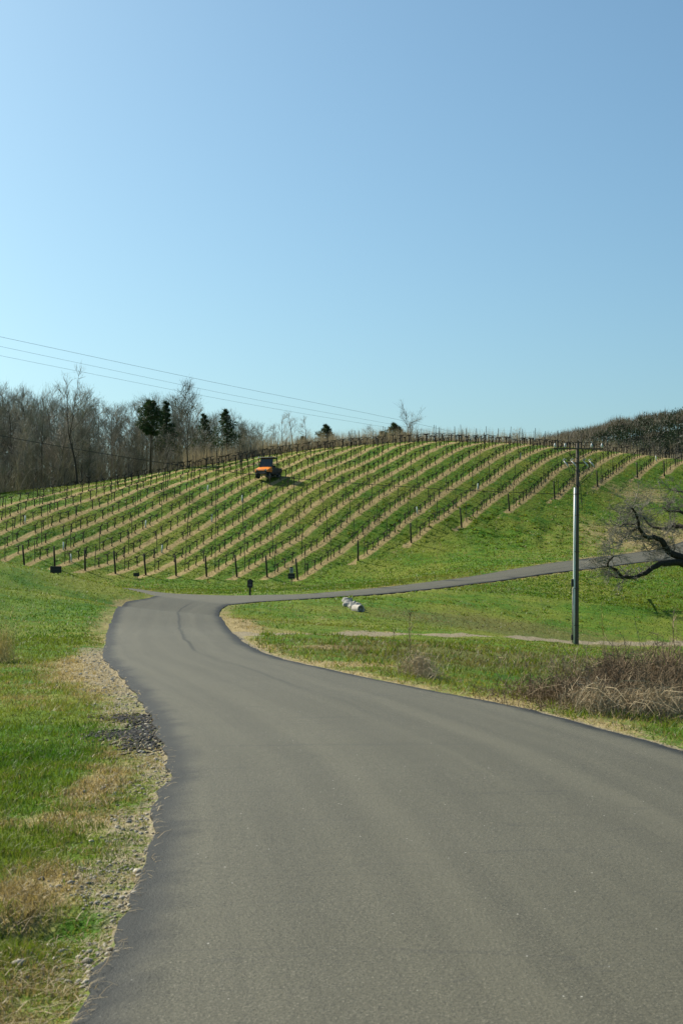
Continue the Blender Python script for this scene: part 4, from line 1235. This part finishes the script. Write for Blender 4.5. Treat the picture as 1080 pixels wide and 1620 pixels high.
# ------------------------------------------------------------------ orange utility vehicle between the rows
M_ORANGE = simple('orange_paint', (.86, .26, .02), (.78, .21, .018), 6, .35, .5)
M_DARKPLASTIC = simple('charcoal_plastic', (.022, .023, .025), (.032, .032, .032), 10, .55, .4)
M_TYRE = simple('tyre_rubber', (.018, .018, .017), (.03, .029, .026), 14, .9, .2)
M_RIM = simple('rim_grey', (.16, .16, .15), None, 6, .5, .5)
M_GLASS = simple('cab_glass', (.02, .035, .035), (.03, .045, .045), 3, .08, .6)
M_ROOF = simple('roof_green_grey', (.06, .085, .075), (.05, .07, .062), 5, .55, .4)
M_LAMP = simple('lamp_lens', (.75, .72, .66), (.6, .58, .52), 20, .2, .6)
def utv():
    p = cast(424, 757.5); z = ground_z(*p)
    t = thing('utility_vehicle', 'orange utility vehicle with dark cab and cargo bed parked between vine rows', 'vehicle', (p[0], p[1], z), math.radians(-24))
    t.scale = (.93,) * 3
    # local: front faces -Y, width on X
    MB().box((0, .15, .52), (1.34, 2.7, .22), bev=.05).build('chassis', M_DARKPLASTIC, t)
    hood = MB()
    prof = [(-1.42, .62), (-1.47, .76), (-1.34, .88), (-.55, 1.16), (-.50, .62)]
    n = len(prof)
    hood.add([(sx * (.66 if i in (0, 1) else .72), yy, zz) for sx in (-1, 1) for i, (yy, zz) in enumerate(prof)],
             [tuple(range(n)), tuple(range(2 * n - 1, n - 1, -1))] + [(i, i + n, (i + 1) % n + n, (i + 1) % n) for i in range(n)])
    h = hood.build('hood', M_ORANGE, t)
    for s in (-1, 1):
        MB().box((s * .70, -.98, .84), (.22, .86, .10), bev=.03).build('fender', M_ORANGE, h)
        hl = MB().tube([(s * .46, -1.45, .80), (s * .46, -1.485, .80)], [.10, .085], 10).build('headlight', M_LAMP, t)
    g = MB().box((0, -1.46, .60), (1.10, .06, .22), bev=.02).build('grille', M_DARKPLASTIC, t)
    for i in range(5): MB().box((0, -1.495, .53 + i * .035), (.8, .012, .012)).build('slat', M_RIM, g)
    bb = MB()
    bb.tube([(-.62, -1.50, .42), (-.60, -1.60, .46), (.60, -1.60, .46), (.62, -1.50, .42)], .035, 6)
    bb.tube([(-.45, -1.58, .46), (-.43, -1.56, .80), (.43, -1.56, .80), (.45, -1.58, .46)], .028, 6)
    bb.build('bumper', M_DARKPLASTIC, t)
    # cab
    cb = MB()
    for s in (-1, 1):
        cb.tube([(s * .70, -.52, 1.08), (s * .64, -.22, 2.02)], .04, 6)
        cb.tube([(s * .70, .62, .62), (s * .64, .58, 2.02)], .04, 6)
        cb.tube([(s * .64, -.22, 2.02), (s * .64, .58, 2.02)], .04, 6)
        cb.tube([(s * .71, -.5, .62), (s * .70, -.52, 1.08)], .04, 6)
    cb.tube([(-.64, -.22, 2.02), (.64, -.22, 2.02)], .04, 6); cb.tube([(-.64, .58, 2.02), (.64, .58, 2.02)], .04, 6)
    cb.build('cab_frame', M_DARKPLASTIC, t)
    ws = MB().add([(-.66, -.53, 1.10), (.66, -.53, 1.10), (.60, -.245, 1.98), (-.60, -.245, 1.98), (-.66, -.51, 1.10), (.66, -.51, 1.10), (.60, -.225, 1.98), (-.60, -.225, 1.98)],
                  [(0, 1, 2, 3), (7, 6, 5, 4), (0, 4, 5, 1), (1, 5, 6, 2), (2, 6, 7, 3), (3, 7, 4, 0)])
    ws.build('windshield', M_GLASS, t)
    MB().tube([(-.35, -.56, 1.12), (-.1, -.42, 1.6)], .012, 4).build('wiper', M_BLACK, t)
    MB().box((0, .18, 2.09), (1.46, 1.16, .10), bev=.04).build('roof', M_ROOF, t)
    for s in (-1, 1):
        d = MB().box((s * .70, .05, .86), (.05, 1.02, .52), bev=.02).build('door', M_DARKPLASTIC, t)
        MB().box((s * .735, .40, 1.02), (.02, .14, .03)).build('handle', M_RIM, d)
        st = MB().box((s * .32, .30, .78), (.52, .5, .16), bev=.04).box((s * .32, .55, 1.08), (.52, .12, .55), bev=.04).build('seat', M_BLACK, t)
    MB().tube([(-.32 + .17 * math.cos(a), -.16 + .06 * math.sin(a), 1.18 + .16 * math.sin(a)) for a in np.linspace(0, 2 * math.pi, 13)], .016, 5).build('steering_wheel', M_BLACK, t)
    bed = MB().box((0, 1.16, .72), (1.40, 1.06, .08))
    bed.box((0, .66, .93), (1.40, .05, .36)); bed.box((0, 1.67, .93), (1.40, .05, .36))
    for s in (-1, 1): bed.box((s * .69, 1.165, .93), (.05, .955, .36))
    bed.build('cargo_bed', M_DARKPLASTIC, t)
    for sx in (-1, 1):
        for yy in (-.98, 1.12):
            w = link('wheel', None, None, t, (sx * .60, yy, .32))
            ty = MB(); n = 18; pr = [(-.13, .20), (-.14, .29), (-.10, .335), (.10, .335), (.14, .29), (.13, .20)]; vs = []; fs = []
            for k in range(n):
                a = 2 * math.pi * k / n
                for xx, r in pr: vs.append((xx, r * math.cos(a), r * math.sin(a)))
            for k in range(n):
                j = (k + 1) % n
                for q in range(6): fs.append((k * 6 + q, k * 6 + (q + 1) % 6, j * 6 + (q + 1) % 6, j * 6 + q))
            ty.add(vs, fs).build('tyre', M_TYRE, w, True)
            MB().tube([(-.10, 0, 0), (.02, 0, 0), (.10, 0, 0)], [.21, .15, .20], 12).build('rim', M_RIM, w)
    MB().tube([(-.66, -.28, 1.95), (-.78, -.36, 2.06)], .018, 5).build('lamp_arm', M_RIM, t)
    MB().tube([(-.80, -.44, 2.10), (-.80, -.40, 2.10), (-.80, -.34, 2.10)], [.07, .095, .06], 10).build('work_lamp', M_LAMP, t)
    MB().tube([(-.70, -.45, 1.35), (-.86, -.50, 1.40)], .012, 4).build('mirror_arm', M_BLACK, t)
    MB().box((-.90, -.50, 1.42), (.12, .04, .18), bev=.012).build('mirror', M_LAMP, t)
utv()

# ------------------------------------------------------------------ grass, gravel, straw
def scatter(n, thr, rrg, q):
    a = np.radians(q.uniform(thr[0], thr[1], n)); r = rrg[0] * (rrg[1] / rrg[0]) ** q.random(n)
    return r * np.sin(a), r * np.cos(a)

def grass_layer(n, thr, rrg, hr, wk, seed, side, seg2, clump=.5, lush=1.0, keep=None):
    q = np.random.default_rng(seed)
    x, y = scatter(n, thr, rrg, q)
    # pull blades together into tufts
    cx = np.round(x / (.010 * np.hypot(x, y) + .02)) ; sdv = sd_fast(x, y)
    left = x < np.interp(y, [0, 12, 17, 26, 36, 55, 75], [1, 1, -.4, -2.6, -4, -6.5, -8])
    m = sdv > .03
    if side == 'L': m &= left
    if side == 'R': m &= ~left
    if keep is not None: m &= keep(x, y)
    x, y, sdv = x[m], y[m], sdv[m]
    dry, grav, vine, brown, _, dp = masks(x, y, sdv)
    n2 = fbm(x * 1.1, y * 1.1, 61, 3); n3 = fbm(x * 6, y * 6, 62, 2)
    k = (x * RN[0] + y * RN[1] - ROW_O) / ROW_S
    strip = (np.abs(k - np.round(k)) * ROW_S < .42 + (n2 - .5) * .5) & (vine > .5)
    dens = np.clip(1.15 - grav * 1.1, .08, 1) * np.clip(.35 + 1.5 * (n3 - .25), .15, 1)
    dens = np.where(strip, dens * .25, dens)
    ok = q.random(len(x)) < dens
    x, y, dry, grav, brown, n2, n3, strip, sdv, dp = (v[ok] for v in (x, y, dry, grav, brown, n2, n3, strip, sdv, dp))
    N = len(x); r = np.hypot(x, y)
    d = dry + (n2 - .5) * .9 + (n3 - .5) * .5 + q.normal(0, .16, N)
    isdry = sstep(.34, .62, d)
    isdry = np.where(strip, .9, isdry)
    g = lerp(gA, gB, np.clip(n2 * 1.6 - .3 + q.normal(0, .25, N), 0, 1)); g = lerp(g, gC, np.clip(fbm(x * .16, y * .16, 63) * 2 - .62, 0, .85))
    tn = lerp(tA, tB, q.random(N))
    c = lerp(g, tn * .95, isdry)
    c = lerp(c, np.array((.13, .105, .05)), np.clip(brown * .8 + q.normal(0, .15, N), 0, .8))
    c = c * q.uniform(.72, 1.3, (N, 1))
    h = q.uniform(hr[0], hr[1], N) * (.55 + .9 * n3) * np.where(isdry > .5, .72, lush) * np.where(dp < 2.2, .45, 1) * np.clip(.4 + sdv * 1.2, .4, 1)
    w = np.maximum(.0045, wk * r) * q.uniform(.7, 1.3, N)
    z = hg(x, y) - .006
    lean = q.normal(0, 1, (N, 2)) * (h * np.where(isdry > .5, .8, .5))[:, None]
    return tri_blades(np.stack([x, y, z], 1), h, w, q.uniform(0, math.pi, N), lean, c, seg2)

join_raw('grass', [grass_layer(230000, (-27, -2), (4.0, 13), (.03, .07), .00062, 1, 'L', True),
                   grass_layer(150000, (-26, -4), (12, 34), (.03, .065), .0007, 2, 'L', False),
                   grass_layer(90000, (-26, -3), (30, 80), (.03, .07), .0008, 3, 'L', False)], M_BLADE, 'short green and tan grass of the lawn left of the road')
join_raw('grass', [grass_layer(110000, (-8, 27), (9, 30), (.03, .09), .0008, 4, 'R', False),
                   grass_layer(150000, (-8, 26), (28, 108), (.03, .085), .0008, 5, 'R', False, keep=lambda x, y: y < 104)], M_BLADE, 'green grass of the ditch field right of the road')
join_raw('grass', [grass_layer(190000, (-16, 17), (84, 158), (.04, .11), .0009, 6, 'A', False, keep=lambda x, y: y > 80)], M_BLADE, 'grass growing between the vine rows and on the bank')
# ranker tufts on the rough bank below the vines and in the ditch
def tufts(spots, per, hr, seed, label, wk=.0012):
    q = np.random.default_rng(seed); B = []
    for (px, py, sx, sy, n) in spots:
        c = cast(px, py)
        x = c[0] + q.normal(0, sx, n); y = c[1] + q.normal(0, sy, n)
        x = np.repeat(x, per) + q.normal(0, .10, n * per); y = np.repeat(y, per) + q.normal(0, .10, n * per)
        ok = sd_fast(x, y) > .15; x, y = x[ok], y[ok]; N = len(x)
        h = q.uniform(*hr, N); co = lerp(gA, gC, q.random(N)) * q.uniform(.8, 1.3, (N, 1))
        B.append(tri_blades(np.stack([x, y, hg(x, y) - .01], 1), h, wk * np.hypot(x, y) * q.uniform(.7, 1.2, N), q.uniform(0, 3.14, N), q.normal(0, 1, (N, 2)) * (h * .55)[:, None], co))
    return join_raw('grass', B, M_BLADE, label)
tufts([(830, 836, 8, 3, 120), (760, 856, 6, 2, 60), (920, 836, 7, 3, 60), (860, 930, 9, 4, 70), (640, 950, 6, 2, 50), (990, 930, 6, 4, 50)], 12, (.05, .17), 71, 'rank dark green tufts on the rough bank below the vineyard')
tufts([(690, 1030, 2.5, 2.5, 60), (620, 1045, 1.2, 2, 40), (820, 1050, 2.0, 3.0, 50), (600, 1015, 2.5, 3, 60), (890, 1125, .6, .8, 22), (930, 1135, .7, .5, 22)], 18, (.05, .15), 72, 'rank green tufts in the ditch field near the path', .0009)

def gravel(n, seed):
    q = np.random.default_rng(seed)
    base = [rock_mesh(50 + i, .6) for i in range(6)]
    x, y = scatter(n * 9, (-26, 26), (4.0, 34), q)
    sdv = sd_fast(x, y)
    left = x < np.interp(y, [0, 12, 17, 26, 36], [1, 1, -.4, -2.6, -4])
    n2 = fbm(x * 2.2, y * 2.2, 81, 3)
    wdt = np.where(left, np.where(y < 28, .02 + .62 * sstep(.35, .65, n2) + .45 * sstep(10, 13, y), .05), .05 + .13 * n2)
    p = np.clip(1 - sdv / wdt, 0, 1) ** .8 * (sdv > -.02)
    ok = q.random(len(x)) < p * .55
    x, y = x[ok][:n], y[ok][:n]; N = len(x)
    s = np.clip(.006 + q.gamma(1.4, .004, N), .005, .035) + .0004 * np.hypot(x, y)
    V = []; Fc = []; C = []; off = 0
    z = hg(x, y)
    for i in range(N):
        b = base[i % 6]; bv = np.array(b.v) * s[i]; a = q.uniform(0, 6.28); ca, sa = math.cos(a), math.sin(a)
        V.append(np.stack([bv[:, 0] * ca - bv[:, 1] * sa + x[i], bv[:, 0] * sa + bv[:, 1] * ca + y[i], bv[:, 2] + z[i] + s[i] * .12], 1))
        Fc.append(np.array(b.f).ravel() + off); off += len(bv)
        g = q.uniform(.6, 1.35); tint = q.random()
        C.append(np.tile(np.array((.33, .30, .24)) * g * (1 - .12 * tint) if q.random() > .1 else np.array((.15, .14, .12)) * g, (len(bv), 1)))
    t = NT('gravel_stone'); M = t.done(t.bsdf(t.attr('col').outputs['Color'], .85, .3))
    m = raw_mesh('gravel', np.concatenate(V), np.concatenate(Fc), 3, np.concatenate(C))
    tag(link('gravel', m, M), 'loose grey gravel along the road edges', 'gravel', kind='stuff')
gravel(12000, 3)

def straw(n, seed):
    q = np.random.default_rng(seed)
    x, y = scatter(n * 6, (-26, 26), (4.0, 30), q)
    sdv = sd_fast(x, y); left = x < np.interp(y, [0, 12, 17, 26, 36], [1, 1, -.4, -2.6, -4])
    p = np.where(left, np.clip(1.05 - sdv / .9, 0, 1), np.clip(.7 - sdv / .9, 0, 1)) * (sdv > -.05)
    ok = q.random(len(x)) < p * .7; x, y = x[ok][:n], y[ok][:n]; N = len(x)
    a = q.normal(0, .6, N) + np.where(q.random(N) < .3, 1.5, 0); ln = np.clip(q.gamma(2.0, .030, N), .02, .26)
    w = np.maximum(.0010, .00024 * np.hypot(x, y)) * q.uniform(.7, 1.3, N)
    d = np.stack([np.cos(a), np.sin(a)], 1)
    e = np.stack([x, y], 1) + d * ln[:, None]
    z0 = hg(x, y) + q.uniform(.006, .03, N); z1 = hg(e[:, 0], e[:, 1]) + q.uniform(.006, .045, N)
    # keep tips off the asphalt interior
    nrm = np.stack([-d[:, 1], d[:, 0]], 1) * w[:, None]
    A_ = np.stack([x, y, z0], 1); B_ = np.concatenate([e, z1[:, None]], 1)
    Mi = (A_ + B_) / 2 + np.stack([np.zeros(N), np.zeros(N), ln * .05], 1)
    W = np.concatenate([nrm, np.zeros((N, 1))], 1); W2 = np.stack([np.zeros(N), np.zeros(N), w * .8], 1)
    V = np.stack([A_ - W, A_ + W, Mi - W + W2, Mi + W + W2, B_ - W * .6, B_ + W * .6], 1).reshape(-1, 3)
    o = (np.arange(N) * 6)[:, None]
    Fq = (o + np.array([[0, 1, 3, 0, 3, 2, 2, 3, 5, 2, 5, 4]])).ravel()
    c = lerp(np.array((.46, .37, .22)), np.array((.30, .22, .12)), q.random(N)) * q.uniform(.7, 1.2, (N, 1))
    join_raw('straw_litter', [(V, Fq, np.repeat(c, 6, 0))], M_STRAW, 'scattered dead grass straw lying along the road verges')
straw(9500, 9)

# dark broken asphalt spilled over the left verge
def crumbs(spots, seed):
    q = np.random.default_rng(seed); V = []; Fc = []; C = []; off = 0
    b = [rock_mesh(70 + i, .5) for i in range(4)]
    for px, py, sx, sy, n in spots:
        c = cast(px, py)
        for i in range(n):
            x = c[0] + q.normal(0, sx); y = c[1] + q.normal(0, sy); s = q.uniform(.014, .04)
            k = b[i % 4]; bv = np.array(k.v) * s; a = q.uniform(0, 6.28); ca, sa = math.cos(a), math.sin(a)
            z = ground_z(x, y)
            V.append(np.stack([bv[:, 0] * ca - bv[:, 1] * sa + x, bv[:, 0] * sa + bv[:, 1] * ca + y, bv[:, 2] * .6 + z + .004], 1))
            Fc.append(np.array(k.f).ravel() + off); off += len(bv); C.append(np.full((len(bv), 3), q.uniform(.012, .028)))
    t = NT('asphalt_crumb'); M = t.done(t.bsdf(t.attr('col').outputs['Color'], .85, .25))
    tag(link('asphalt_crumbs', raw_mesh('asphalt_crumbs', np.concatenate(V), np.concatenate(Fc), 3, np.concatenate(C)), M), 'black crumbled asphalt spilled on the left verge', kind='stuff')
crumbs([(213, 1135, .18, .20, 520), (208, 1162, .22, .22, 620), (235, 1150, .10, .5, 500), (225, 1178, .12, .2, 260)], 4)
